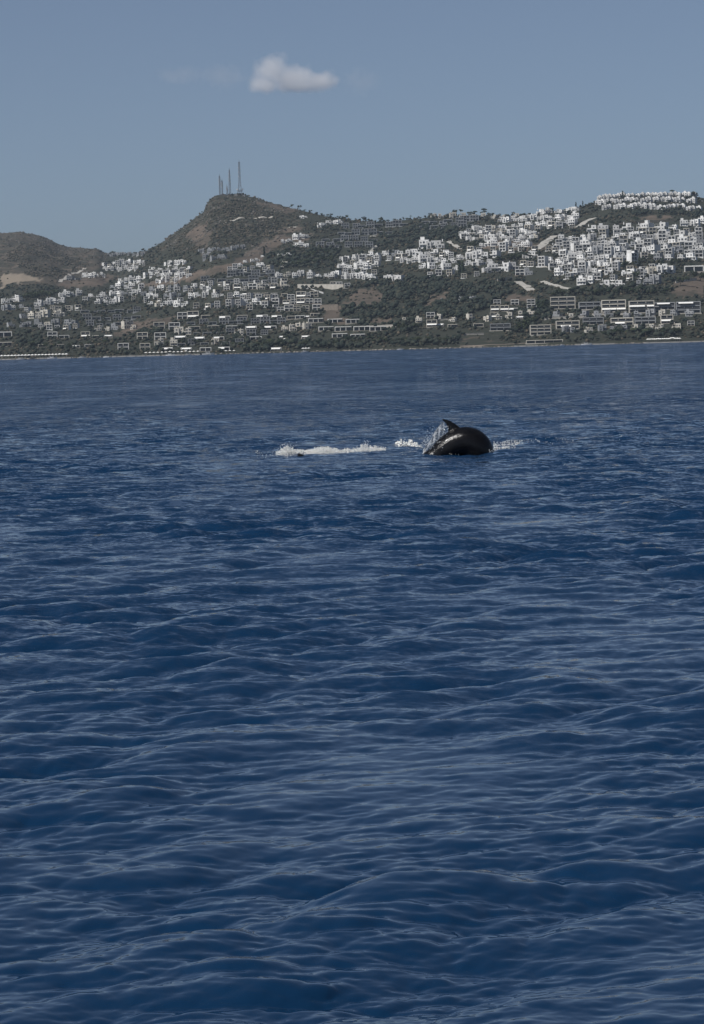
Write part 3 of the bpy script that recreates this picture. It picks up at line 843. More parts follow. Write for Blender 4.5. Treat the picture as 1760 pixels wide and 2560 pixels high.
row(W, [(375, 728), (535, 722)], 8, 14, 'upper sparse row left of centre', mix=(G, .4))
row(W, [(345, 745), (565, 742)], 11, 14, 'middle sparse row left of centre', mix=(G, .3))
row(W, [(368, 762), (470, 766)], 6, 15, 'lower sparse row left of centre', mix=('cream', .2))
row(W, [(0, 760), (62, 752)], 4, 14, 'upper row at the left edge', mix=(G, .3))
row(W, [(0, 778), (60, 770)], 3, 14, 'lower row at the left edge', mix=(G, .3))
row('cream', [(48, 797), (165, 790)], 6, 17, 'brown-walled row on the left', mix=(G, .4))
row(G, [(20, 818), (200, 812)], 8, 17, 'dim row above the left shore', mix=('cream', .3))
row('greyrow', [(198, 784), (355, 780)], 7, 20, 'upper dark terrace on the left', jy=1, yaw=-3)
row('greyrow', [(205, 800), (350, 798)], 6, 20, 'middle dark terrace on the left', jy=1, yaw=-3)
row('greyrow', [(215, 814), (330, 812)], 5, 20, 'lower dark terrace on the left', jy=1, yaw=-3)
# --- grey terrace block and framed houses, centre left
row('greyrow', [(565, 690), (690, 690)], 6, 20, 'long terrace block below the brown track', jy=.8, yaw=-3)
row('greyrow', [(500, 704), (690, 705)], 9, 20, 'lower terrace block below the brown track', jy=.8, yaw=-3)
row('framed2', [(560, 726), (720, 722)], 8, 18, 'upper framed row left of the pale wall', mix=('cream', .3))
row('framed1', [(565, 742), (720, 738)], 7, 19, 'second framed row left of the pale wall', mix=(W, .3))
row('framed2', [(560, 766), (700, 760)], 6, 19, 'third framed row left of the pale wall', mix=(W, .3))
row('framed2', [(720, 748), (800, 742)], 4, 20, 'top of the pale stacked apartments', jy=1, yaw=-6)
row('framed2', [(705, 764), (800, 758)], 5, 20, 'second tier of the pale stacked apartments', jy=1, yaw=-6)
row('framed2', [(690, 780), (800, 775)], 5, 20, 'third tier of the pale stacked apartments', jy=1, yaw=-6)
row('framed1', [(715, 800), (800, 790)], 4, 20, 'bottom tier of the pale stacked apartments', jy=1, yaw=-6)
# --- framed villas above the left shore
def villas(kind, v, us, w, where, yaw=-2, var=None):
    for i, u in enumerate(us):
        k = kind[i] if isinstance(kind, (list, tuple)) else kind
        add_house(k, u, v + random.uniform(-1.5, 1.5), w * random.uniform(0.92, 1.08), f'{LOOK[k]}, {place_word(i + 1, len(us))} in the {where}', yaw=yaw + random.uniform(-3, 3), var=var)
F1, F2 = 'framed1', 'framed2'
row('greyrow', [(470, 812), (720, 808)], 10, 20, 'dim band under the top villas', jy=2, yaw=-3, mix=('cream', .3))
row('greyrow', [(430, 838), (670, 836)], 9, 20, 'dim band under the second villas', jy=2, yaw=-3, mix=('cream', .3))
row('greyrow', [(390, 864), (610, 862)], 8, 20, 'dim band under the third villas', jy=2, yaw=-3, mix=('cream', .3))
row('cream', [(230, 828), (345, 822)], 5, 16, 'pale band left of the villas', mix=(G, .4))
row('cream', [(700, 828), (780, 822)], 4, 18, 'beige band near the dome')
row('grey', [(1080, 760), (1215, 752)], 3, 13, 'lonely trio inside the woods')
villas([F2, F2, F1, F1, F1, F1, F1], 798, [456, 482, 517, 562, 606, 655, 692], 26, 'top villa row above the left shore')
villas([F2, F2, F1, F1, F1, F1, F1], 824, [398, 436, 486, 533, 580, 628, 676], 27, 'second villa row above the left shore')
villas([F2, F2, F1, F1, F1, F1, F1], 850, [356, 400, 450, 499, 547, 595, 640], 27, 'third villa row above the left shore')
villas([F2, F2, F1, F1, F1, F1, F1], 877, [308, 362, 418, 466, 514, 560, 690], 26, 'lowest villa row above the left shore')
villas([F2, F1, F2, F1, F1], 845, [131, 160, 213, 242, 270], 22, 'pale villa row over the left quay')
villas([F1, F1, F1, F1], 868, [105, 150, 190, 222], 19, 'low white row behind the left quay')
villas(F1, 842, [8], 40, 'grove at the far left shore', var=2)
villas(F1, 866, [12], 30, 'lower grove at the far left shore', var=3)
villas('corner', 808, [790, 838, 884], 36, 'upper open-cornered row by the brown bank')
villas('corner', 828, [815, 858, 905, 945], 38, 'lower open-cornered row by the brown bank')
villas('corner', 846, [850, 895], 36, 'bottom open-cornered pair by the brown bank')
villas([F1, F1], 846, [765, 708], 20, 'trees near the white dome')
# --- centre right above the meadow
villas([F2, F1, F2], 796, [1077, 1300, 1236], 19, 'slope above the meadow')
villas([F2, F1, F1, F1], 818, [1080, 1098, 1132, 1197], 24, 'villa row above the meadow')
villas(['big2'], 826, [1252], 46, 'slope right of the meadow villas')
villas(['framed2', 'framed1', 'framed2', 'framed2'], 778, [1238, 1284, 1262, 1330], 22, 'row over the reddish bank')
villas([F2, F2, F2], 762, [1243, 1288, 1328], 19, 'top row over the reddish bank')
row(G, [(1380, 796), (1745, 790)], 11, 17, 'dim band between the two big villa rows', mix=('cream', .4))
row(G, [(1395, 832), (1700, 824)], 10, 17, 'dim band below the big villas', mix=('cream', .35))
row('cream', [(1240, 800), (1340, 790)], 4, 17, 'band left of the big villas')
row('cream', [(1000, 806), (1230, 800)], 6, 14, 'sparse band above the meadow villas', jy=5, mix=(G, .3))
# --- large villas on the right
for k, u, v, w, var, lab in (
    ('big3', 1408, 772, 60, 0, 'three-storey pale grid villa, leftmost of the big upper row on the right'),
    ('big2', 1475, 774, 52, 0, 'grey two-storey villa next to the pale grid villa'),
    ('big3', 1535, 780, 58, 1, 'three-storey villa with a long white awning on its lowest floor'),
    ('big3', 1605, 782, 60, 2, 'three-storey villa with white awnings on its middle floor'),
    ('big2', 1662, 774, 50, 2, 'two-storey villa with white awning on its top floor'),
    ('big3', 1722, 784, 58, 3, 'grey three-storey villa, rightmost of the big upper row'),
    ('big3', 1352, 838, 50, 0, 'stepped three-storey villa right above the long waterside block'),
    ('long2', 1362, 858, 88, 0, 'long low waterside block with four glazed bays'),
    ('big2', 1420, 822, 56, 1, 'villa with a white awning right of the stepped villa'),
    ('big2', 1484, 812, 50, 0, 'grey villa below the two-storey grey villa'),
    ('big2', 1556, 814, 54, 1, 'lower-row villa with a short white awning'),
    ('big2', 1614, 810, 50, 0, 'grey-framed lower-row villa in the trees'),
    ('framed2', 1668, 808, 30, 1, 'small white villa at the right end of the lower row'),
    ('framed2', 1728, 814, 17, 0, 'tiny white pavilion among trees near the right edge')):
    add_house(k, u, v, w, lab, yaw=2 + random.uniform(-3, 3), var=var)

# ------------------------------------------------------------------ roads, banks and retaining walls
def drape(name, pts_px, width, mat, kind='structure', lift=0.5):
    P3 = []
    for (u, v) in pts_px:
        P3.append(ground_at(u, v))
    dense = []
    for a, b_ in zip(P3[:-1], P3[1:]):
        n = max(2, int((b_ - a).length / 6))
        for i in range(n): dense.append(a.lerp(b_, i / n))
    dense.append(P3[-1])
    vs_, fs = [], []
    for i, p in enumerate(dense):
        d = (dense[min(i + 1, len(dense) - 1)] - dense[max(i - 1, 0)]); d.z = 0
        nrm = Vector((-d.y, d.x, 0)).normalized() * width / 2
        for sgn in (-1, 1):
            q = p + nrm * sgn
            vs_.append((q.x, q.y, height(q.x, q.y) + lift))
        for sgn in (-1, 1):
            q = p + nrm * sgn
            vs_.append((q.x, q.y, height(q.x, q.y) - 3))
    for i in range(len(dense) - 1):
        a = 4 * i; b_ = a + 4
        fs += [(a, b_, b_ + 1, a + 1), (a + 2, b_ + 2, b_, a), (a + 1, b_ + 1, b_ + 3, a + 3)]
    me = bpy.data.meshes.new(name); me.from_pydata(vs_, [], fs); me.materials.append(mat); me.update()
    o = link(name, me); tag(o, kind=kind)
    for p in dense[::2]: HOUSES.append((p.x, p.y, width * 0.6))
    return o
drape('road', [(1340, 625), (1352, 616), (1366, 604), (1385, 590)], 15, M_ROAD)
drape('road', [(1445, 568), (1462, 556), (1484, 546)], 14, M_ROAD)
drape('road', [(1295, 705), (1312, 714), (1322, 722), (1330, 728)], 13, M_ROAD)
drape('road', [(1355, 704), (1375, 711), (1400, 718), (1430, 724)], 8, M_ROAD)
drape('road', [(1122, 604), (1128, 612), (1150, 624)], 8, M_ROAD)
drape('road', [(925, 592), (960, 590), (990, 586), (1000, 582)], 7, M_ROAD)
drape('road', [(150, 706), (165, 694), (178, 686), (212, 671)], 8, M_ROAD)
drape('road', [(925, 634), (935, 622), (945, 612)], 6, M_ROAD)
drape('road', [(1355, 668), (1420, 668), (1445, 662)], 7, M_ROAD)
drape('road', [(1742, 490 + 8), (1760, 505)], 8, M_ROAD)
drape('dirt_track', [(560, 560), (640, 547), (690, 542)], 6, M_CONC)
drape('dirt_track', [(720, 570), (742, 568)], 9, M_CONC)
drape('shore_path', [(1150, 866), (1250, 862), (1330, 858)], 4, M_STONE)

def wall_thing(p0, p1, hgt, th, label, mat, name='retaining_wall', split=3, top=None):
    a = ground_at(*p0); b_ = ground_at(*p1)
    root = empty(name, (a.x, a.y, a.z))
    n = split
    for i in range(n):
        c = a.lerp(b_, i / n) - a; d = a.lerp(b_, (i + 1) / n) - a
        nrm = Vector((-(d - c).y, (d - c).x, 0)).normalized() * th
        lo = -5.0
        z0, z1 = c.z, d.z
        pts = [c, d, d + nrm, c + nrm]
        vv = [(p.x, p.y, (z0 if k in (0, 3) else z1) + lo) for k, p in enumerate(pts)] + [(p.x, p.y, (z0 if k in (0, 3) else z1) + hgt) for k, p in enumerate(pts)]
        m = MB().poly(vv, [(3, 2, 1, 0), (4, 5, 6, 7), (0, 1, 5, 4), (1, 2, 6, 5), (2, 3, 7, 6), (3, 0, 4, 7)])
        link('wall_section', m.mesh('wall_section', mat), root)
    m = MB()
    v0, v1 = Vector((0, -0.25, hgt)), (b_ - a) + Vector((0, -0.25, hgt))
    pts = [v0, v1, v1 + Vector((0, th + 0.5, 0)), v0 + Vector((0, th + 0.5, 0))]
    m.poly([(p.x, p.y, p.z) for p in pts] + [(p.x, p.y, p.z + 0.4) for p in pts], [(3, 2, 1, 0), (4, 5, 6, 7), (0, 1, 5, 4), (1, 2, 6, 5), (2, 3, 7, 6), (3, 0, 4, 7)])
    link('coping', m.mesh('coping', top or mat), root)
    tag(root, label, 'wall', 'retaining walls on the slope')
    return root
wall_thing((744, 722), (858, 722), 7, 1.2, 'broad pale beige retaining wall above the stacked apartments', M_CONC)
wall_thing((762, 722), (808, 735), 2.5, 1.0, 'bright white stepped wall in front of the beige retaining wall', M_WHITE)
wall_thing((800, 778), (845, 776), 9, 1.2, 'tall brown retaining wall beside the stacked apartments', M_STONE)
wall_thing((1360, 800), (1460, 796), 3.5, 1.0, 'pale wall under the pale grid villa', M_CONC)
wall_thing((1480, 790), (1560, 788), 3.0, 1.0, 'pale wall under the long-awning villa', M_CONC)
wall_thing((910, 822), (990, 818), 3.5, 1.0, 'low cream wall at the foot of the reddish-brown bank', M_CONC)
wall_thing((1160, 838), (1210, 836), 1.5, 0.8, 'thin pale wall along the top of the meadow', M_CONC)
wall_thing((1244, 704), (1280, 700), 4, 1.0, 'grey wall below the arched white houses', M_CONC)
wall_thing((1080, 822 - 18), (1120, 800), 2.0, 0.8, 'thin wall across the scrub above the meadow villas', M_CONC)
wall_thing((1540, 560), (1690, 553), 2.0, 0.8, 'long low wall below the right-hand crest', M_STONE)
wall_thing((1690, 708), (1742, 702), 4, 1.0, 'pale wall below the wide white bungalow', M_CONC)

# ------------------------------------------------------------------ trees
def leaf_mat(name, c1, c2):
    return noisy_mat(name, c1, c2, 0.5, 0.85, 0.12, per_object=0.3)
M_LEAF = leaf_mat('broadleaf_foliage', (0.030, 0.040, 0.020), (0.060, 0.070, 0.034))
M_PINE = leaf_mat('pine_foliage', (0.022, 0.034, 0.020), (0.042, 0.055, 0.030))
M_OLIVE = leaf_mat('olive_foliage', (0.055, 0.062, 0.040), (0.085, 0.085, 0.055))
M_BARK = noisy_mat('bark', (0.09, 0.07, 0.05), (0.06, 0.048, 0.035), 3.0, 0.95, 0.1)

def crown_mesh(seed, shape, mat, n=130, leaf=0.75):
    """leaf clumps spread through the crown's volume; unit: metres for a tree about 9 m tall"""
    g = random.Random(seed); m = MB()
    lobes = []
    if shape == 'round':
        for _ in range(7): lobes.append((g.gauss(0, 1.5), g.gauss(0, 1.5), 5.6 + g.gauss(0, 1.0), g.uniform(1.3, 2.2)))
    elif shape == 'umbrella':
        for _ in range(8): lobes.append((g.gauss(0, 1.9), g.gauss(0, 1.9), 7.0 + g.gauss(0, 0.7), g.uniform(1.1, 1.8)))
    elif shape == 'cypress':
        for i in range(9):
            f = i / 8; lobes.append((g.gauss(0, .15), g.gauss(0, .15), 1.2 + 8.2 * f, 0.35 + 0.85 * math.sin(math.pi * min(1, (1 - f) * 0.9 + 0.08))))
    elif shape == 'bush':
        for _ in range(5): lobes.append((g.gauss(0, 1.4), g.gauss(0, 1.4), 1.6 + g.gauss(0, 0.5), g.uniform(1.1, 1.9)))
    elif shape == 'palm':
        for k in range(15):
            a = 2 * math.pi * k / 15 + g.uniform(-.15, .15); L = g.uniform(2.2, 3.0); up = g.uniform(0.1, 1.0)
            pts = []; nseg = 4
            for i in range(nseg + 1):
                f = i / nseg; r_ = L * f; z = 8.0 + up * f * 1.6 - 2.4 * f * f
                wd = 0.38 * math.sin(math.pi * (0.12 + 0.83 * f))
                px, py = math.cos(a), math.sin(a)
                pts += [(r_ * px - wd * py, r_ * py + wd * px, z - 0.15), (r_ * px, r_ * py, z + 0.08), (r_ * px + wd * py, r_ * py - wd * px, z - 0.15)]
            fs = []
            for i in range(nseg):
                b0 = 3 * i; fs += [(b0, b0 + 1, b0 + 4, b0 + 3), (b0 + 1, b0 + 2, b0 + 5, b0 + 4)]
            m.poly(pts, fs)
        return m.mesh('crown', mat)
    for _ in range(n):
        x, y, z, r_ = g.choice(lobes)
        d = Vector((g.gauss(0, 1), g.gauss(0, 1), g.gauss(0, 1))).normalized()
        k = r_ * g.uniform(0.55, 1.05)
        c = Vector((x, y, z)) + Vector((d.x * k, d.y * k, d.z * k * (0.6 if shape == 'umbrella' else 0.95)))
        d2 = (d + Vector((g.gauss(0, .5), g.gauss(0, .5), g.gauss(0, .5) + 0.2))).normalized()
        u_v = d2.orthogonal().normalized(); w_v = d2.cross(u_v)
        a0 = g.uniform(0, 6.28); s = leaf * g.uniform(0.6, 1.3)
        pts = [c + d2 * 0.25 * s]
        for k2 in range(5):
            aa = a0 + k2 * 1.2566 + g.uniform(-.25, .25); rr = s * g.uniform(0.6, 1.15)
            pts.append(c + (u_v * math.cos(aa) + w_v * math.sin(aa)) * rr - d2 * 0.15 * s)
        m.poly([tuple(p) for p in pts], [(0, i + 1, (i + 1) % 5 + 1) for i in range(5)])
    return m.mesh('crown', mat)
def trunk_mesh(shape, seed):
    g = random.Random(seed); m = MB()
    top = {'round': 5.0, 'umbrella': 7.2, 'cypress': 6.0, 'bush': 1.2, 'palm': 8.0}[shape]
    r0 = {'palm': 0.26, 'bush': 0.12}.get(shape, 0.30)
    p = Vector((0, 0, -1.5)); q = Vector((g.uniform(-.2, .2), g.uniform(-.2, .2), top * 0.5)); e = Vector((g.uniform(-.3, .3), g.uniform(-.3, .3), top))
    m.bar(p, q, r0, sides=6, r2=r0 * 0.8); m.bar(q, e, r0 * 0.8, sides=6, r2=r0 * 0.5)
    if shape in ('round', 'umbrella', 'bush'):
        for k in range(4):
            a = k * 1.57 + g.uniform(-.4, .4); L = 2.0 if shape != 'bush' else 1.0
            m.bar(q.lerp(e, 0.5), q.lerp(e, 0.5) + Vector((math.cos(a) * L, math.sin(a) * L, L * (0.9 if shape == 'round' else 0.7))), r0 * 0.4, sides=4, r2=r0 * 0.15)
    return m.mesh('trunk', M_BARK)
TREES = {k: [(crown_mesh(sd_ + i, k, mt), trunk_mesh(k, sd_ + i)) for i in range(nv)] for k, sd_, mt, nv in
         (('round', 10, M_LEAF, 4), ('umbrella', 30, M_PINE, 3), ('cypress', 50, M_PINE, 2), ('palm', 70, M_LEAF, 2), ('bush', 90, M_OLIVE, 3))}
TNAME = {'round': 'broadleaf_tree', 'umbrella': 'umbrella_pine', 'cypress': 'cypress_tree', 'palm': 'palm_tree', 'bush': 'olive_shrub'}
TLOOK = {'round': 'round leafy tree', 'umbrella': 'flat-topped pine', 'cypress': 'narrow cypress', 'palm': 'palm tree', 'bush': 'pale olive shrub'}
def add_tree(kind, u, v, hpx, label, wide=1.0, group='trees on the hillside'):
    p = ground_at(u, v)
    s = hpx * p.y / F_PX / 9.0
    root = empty(TNAME[kind], p, random.uniform(0, 6.28), (s * wide, s * wide, s))
    cr, tr = random.choice(TREES[kind])
    link('crown', cr, root); link('trunk', tr, root)
    tag(root, label, 'shrub' if kind == 'bush' else 'tree', group)
    HOUSES.append((p.x, p.y, 2.0))
def tree_row(kinds, pts, n, hpx, where, wide=1.0, jy=2.0, group='trees on the hillside', avoid=True):
    xs = [p[0] for p in pts]; ys = [p[1] for p in pts]
    it = sorted((xs[0] + (xs[-1] - xs[0]) * ((i + 0.5 + random.uniform(-.4, .4)) / n), random.choice(kinds)) for i in range(n))
    for i, (u, k) in enumerate(it):
        add_tree(k, u, np.interp(u, xs, ys) + random.uniform(-jy, jy), hpx * random.uniform(0.7, 1.3), f'{TLOOK[k]}, {place_word(i + 1, n)} in the {where}', wide, group)
# skyline trees
for u, v, h_, k, lab in ((868, 546, 12, 'round', 'small round tree on the skyline left of the ridge dip'), (910, 553, 15, 'round', 'pale wide tree on the skyline in the ridge dip'),
    (953, 556, 18, 'round', 'lone dark upright tree on the skyline in the dip'), (1008, 552, 12, 'palm', 'left palm of the skyline pair'), (1027, 549, 13, 'palm', 'right palm of the skyline pair'),
    (1076, 540, 14, 'round', 'round dark tree over the first ridge roofs'), (1136, 537, 18, 'round', 'big dark tree at the ridge centre'), (1152, 536, 16, 'umbrella', 'flat pine right of the big dark ridge tree'),
    (1210, 537, 20, 'umbrella', 'tall pine standing above the ridge tree line'), (1440, 515, 16, 'cypress', 'thin cypress on the skyline left of the crest'), (1457, 511, 14, 'cypress', 'short cypress on the skyline near the crest'),
    (1557, 494, 18, 'cypress', 'thin dark cypress behind the crest houses'), (1380, 528, 14, 'round', 'dark tree on the skyline above the white ridge row'), (1680, 489, 17, 'umbrella', 'flat pine over the crest houses'),
    (1735, 492, 17, 'round', 'dark tree at the right end of the crest'), (730, 519, 11, 'round', 'dark round tree on the mast hill shoulder'), (748, 523, 13, 'round', 'second dark tree on the mast hill shoulder'),
    (1701, 716, 26, 'round', 'big round dark tree below the wide white bungalow'), (1752, 704, 26, 'round', 'big round dark tree at the right edge'),
    (661, 642, 20, 'cypress', 'dark cypress above the white rising row'), (1149, 690, 30, 'cypress', 'left tall cypress of the pair above the woods'), (1157, 690, 30, 'cypress', 'right tall cypress of the pair above the woods'),
    (1592, 700, 22, 'round', 'dark tree between white houses on the right slope'), (1182, 624, 20, 'round', 'dark round tree below the dense block')):
    add_tree(k, u, v, h_ * (0.85 if v < 560 else 1.1), lab, 1.2 if k == 'round' else 1.0, 'skyline and landmark trees')
tree_row(['round', 'umbrella', 'round', 'bush'], [(1160, 537), (1250, 539), (1310, 541)], 13, 9, 'ridge tree line', 1.3, 1.0)
tree_row(['round', 'bush'], [(955, 557), (1070, 546)], 10, 6, 'low ridge hedge', 1.5, 1.0)
tree_row(['round', 'bush'], [(760, 529), (860, 550)], 8, 8, 'sparse row on the ridge shoulder', 1.4, 1.0)
tree_row(['round', 'cypress', 'umbrella'], [(1240, 655), (1330, 650)], 7, 17, 'dark clump below the dense block', 1.4)
tree_row(['palm', 'round', 'palm'], [(60, 872), (330, 868)], 16, 17, 'grove behind the left quay', 1.0)
tree_row(['palm', 'round', 'umbrella'], [(330, 866), (560, 862)], 12, 14, 'planting between the lower left villas', 1.1)
tree_row(['round', 'umbrella', 'palm'], [(570, 872), (840, 866)], 16, 18, 'shore wood right of the villas', 1.3)
tree_row(['cypress', 'round'], [(985, 832), (1045, 828)], 6, 20, 'cypress clump by the wood', 0.9)
tree_row(['round', 'umbrella'], [(860, 862), (1130, 856)], 15, 16, 'shore wood at the centre', 1.4)
tree_row(['round', 'umbrella'], [(1300, 836), (1340, 800), (1370, 770)], 9, 20, 'dark gully left of the big villas', 1.4, 8)
tree_row(['round', 'palm', 'umbrella'], [(1450, 846), (1740, 836)], 18, 17, 'planting under the big villas', 1.2, 4)
tree_row(['round', 'umbrella'], [(1380, 742), (1680, 738)], 18, 17, 'hedge above the big villas', 1.4, 4)
tree_row(['round'], [(66, 752), (145, 742)], 7, 20, 'dark left grove', 1.4)
tree_row(['umbrella', 'round'], [(680, 640), (850, 636)], 14, 15, 'upper dark pine belt', 1.5, 8)
tree_row(['umbrella', 'round'], [(690, 668), (840, 656)], 12, 15, 'lower dark pine belt', 1.5, 6)
tree_row(['round', 'cypress', 'bush'], [(1560, 668), (1700, 668)], 9, 17, 'dark patch on the right slope', 1.3, 5)
tree_row(['round', 'bush', 'umbrella'], [(1480, 566), (1600, 562)], 9, 14, 'dark band under the crest', 1.4, 3)

# scrub and woodland that reads as one mass
hx = np.array([h[0] for h in HOUSES]); hy = np.array([h[1] for h in HOUSES]); hrad = np.array([h[2] for h in HOUSES])
CELL = 40.0
grid = {}
for i in range(len(hx)):
    grid.setdefault((int(hx[i] // CELL), int(hy[i] // CELL)), []).append(i)
def free(x, y, pad):
    cx, cy = int(x // CELL), int(y // CELL)
    for a in (-1, 0, 1):
        for b_ in (-1, 0, 1):
            for i in grid.get((cx + a, cy + b_), ()):
                dx, dy = x - hx[i], y - hy[i]
                if dx * dx + dy * dy < (hrad[i] + pad) ** 2: return False
                if -15 < dy < 0 and abs(dx) < hrad[i] * 0.9 + pad * 0.4 and hrad[i] > 3 and pad > 1.6 and (x * 7.3 + y * 3.1) % 1.0 > 0.3: return False
    return True
def ico(sub):
    bm = bmesh.new(); bmesh.ops.create_icosphere(bm, subdivisions=sub, radius=1)
    v = np.array([x.co[:] for x in bm.verts]); f = np.array([[x.index for x in p.verts] for p in bm.faces]); bm.free()
    return v, f
def blob_mass(name, items, mat, sub, rough, flat=0.8):
    V0, F0 = ico(sub)
    n = len(items)
    g = np.random.default_rng(len(items))
    it = np.array(items)                         # x y z r
    V = np.repeat(V0[None], n, 0) * (1 + rough * (g.random((n, len(V0), 1)) - 0.45))
    a = g.uniform(0, 6.28, n); ca, sa = np.cos(a), np.sin(a)
    X = V[..., 0] * ca[:, None] - V[..., 1] * sa[:, None]; Y = V[..., 0] * sa[:, None] + V[..., 1] * ca[:, None]
    sx = it[:, 3:4] * g.uniform(0.8, 1.25, (n, 1)); sz = it[:, 3:4] * flat * g.uniform(0.75, 1.3, (n, 1))
    P_ = np.stack([X * sx + it[:, 0:1], Y * sx + it[:, 1:2], V[..., 2] * sz + it[:, 2:3]], -1).reshape(-1, 3)
    F = (F0[None] + (np.arange(n) * len(V0))[:, None, None]).reshape(-1, 3)
    return np_mesh(name, P_, F, mat)
n_try = 150000
g = np.random.default_rng(21)
qx = g.uniform(-0.155, 0.155, n_try)
ys_ = shore_y(qx); yr_ = np.interp(qx, _rq, _ry)
yy = ys_ + 14 + g.random(n_try) ** 0.95 * (yr_ - ys_ + 25)
xx = qx * yy
zz = terrain(xx, yy)
u_, v_, bare_, field_, dense_ = masks(xx, yy, zz)
nzv = 0.5 + 0.5 * fbm(xx / 38, yy / 60, 3)
meadow = inpoly(u_, v_, BARE[7])
dens = np.where(dense_ > 0, 0.75, 0.36)
dens = dens * np.where(bare_ > 0.8, 0.10, np.where(bare_ > 0.5, 0.30, np.where(bare_ > 0.25, 0.85, 1))) * np.where(field_ > 0, 0.02, 1) * np.clip((nzv - 0.30) * 4, 0.12, 1.3)
dens = np.where((dense_ > 0) & (bare_ < 0.8), np.maximum(dens, 0.7 * np.clip((nzv - 0.3) * 5, 0.2, 1.2)), dens)
dens = np.where(meadow, 0.02, dens)
keep = g.random(n_try) < dens
crowns, bushes = [], []
sizes = g.random(n_try)
for i in np.nonzero(keep)[0]:
    onhill = bare_[i] > 0.25
    big = sizes[i] < (0.65 if dense_[i] > 0 and not onhill else (0.06 if onhill else 0.33))
    r_ = (2.4 + 2.6 * sizes[i] * 1.6) if big else 1.0 + 1.6 * g.random()
    if not free(xx[i], yy[i], r_ * 0.5): continue
    if big: crowns.append((xx[i], yy[i], zz[i] + r_ * 0.75, r_))
    else: bushes.append((xx[i], yy[i], zz[i] + r_ * 0.35, r_))
crowns = crowns[:6500]; bushes = bushes[:26000]
# every crown of the wood is a cluster of leafy lumps
lumps = []
for (x, y, z, r_) in crowns:
    for k in range(3):
        d = g.normal(size=3); d /= np.linalg.norm(d)
        lumps.append((x + d[0] * r_ * 0.55, y + d[1] * r_ * 0.55, z + abs(d[2]) * r_ * 0.5, r_ * g.uniform(0.5, 0.75)))
def scatter_leaf_mat(name, c1, c2, c3):
    m = new_mat(name, c1, 0.9, 0.1); t = m.node_tree; b = t.nodes['Principled BSDF']
    geo = t.nodes.new('ShaderNodeNewGeometry')
    r = t.nodes.new('ShaderNodeValToRGB'); r.color_ramp.elements[0].color = (*c1, 1); r.color_ramp.elements[1].color = (*c3, 1)
    e = r.color_ramp.elements.new(0.5); e.color = (*c2, 1)
    t.links.new(geo.outputs['Random Per Island'], r.inputs[0]); t.links.new(r.outputs[0], b.inputs['Base Color'])
    return m
M_WOOD = scatter_leaf_mat('woodland_foliage', (0.014, 0.020, 0.016), (0.026, 0.034, 0.026), (0.052, 0.054, 0.039))
M_SCRUB = scatter_leaf_mat('scrub_foliage', (0.022, 0.026, 0.018), (0.044, 0.043, 0.030), (0.105, 0.086, 0.062))
tag(link('woodland', blob_mass('woodland', lumps, M_WOOD, 1, 0.55, 0.85)), 'dark green woodland between the houses on the hillside', 'woodland', kind='stuff')
tag(link('scrub', blob_mass('scrub', bushes, M_SCRUB, 1, 0.6, 0.75)), 'low dark scrub scattered over the hillside', 'scrub', kind='stuff')
# rocky outcrops on the mast hill and the left hill
rk = []
for i in range(60000):
    if len(rk) >= 1300: break
    j = g.integers(0, n_try)
    if bare_[j] > 0.3 and v_[j] < 640 and u_[j] < 720 and nzv[j] < 0.55: rk.append((xx[j], yy[j], zz[j] + 0.2, g.uniform(1.0, 3.2)))
tag(link('rock_outcrop', blob_mass('rock_outcrop', rk, M_OUT, 1, 0.8, 0.6)), 'grey rocks strewn over the bare upper slopes', 'rocks', kind='stuff')
# shore rocks
rk = []
for i in range(1500):
    q_ = g.uniform(-0.155, 0.155); y = float(shore_y(q_)) + g.normal(2.5, 3.0)
    rk.append((q_ * y, y, 0.1 + 0.5 * g.random(), g.uniform(0.5, 2.0)))
tag(link('shore_rocks', blob_mass('shore_rocks', rk, M_ROCK, 1, 0.8, 0.55)), 'rocks along the waterline', 'rocks', kind='stuff')

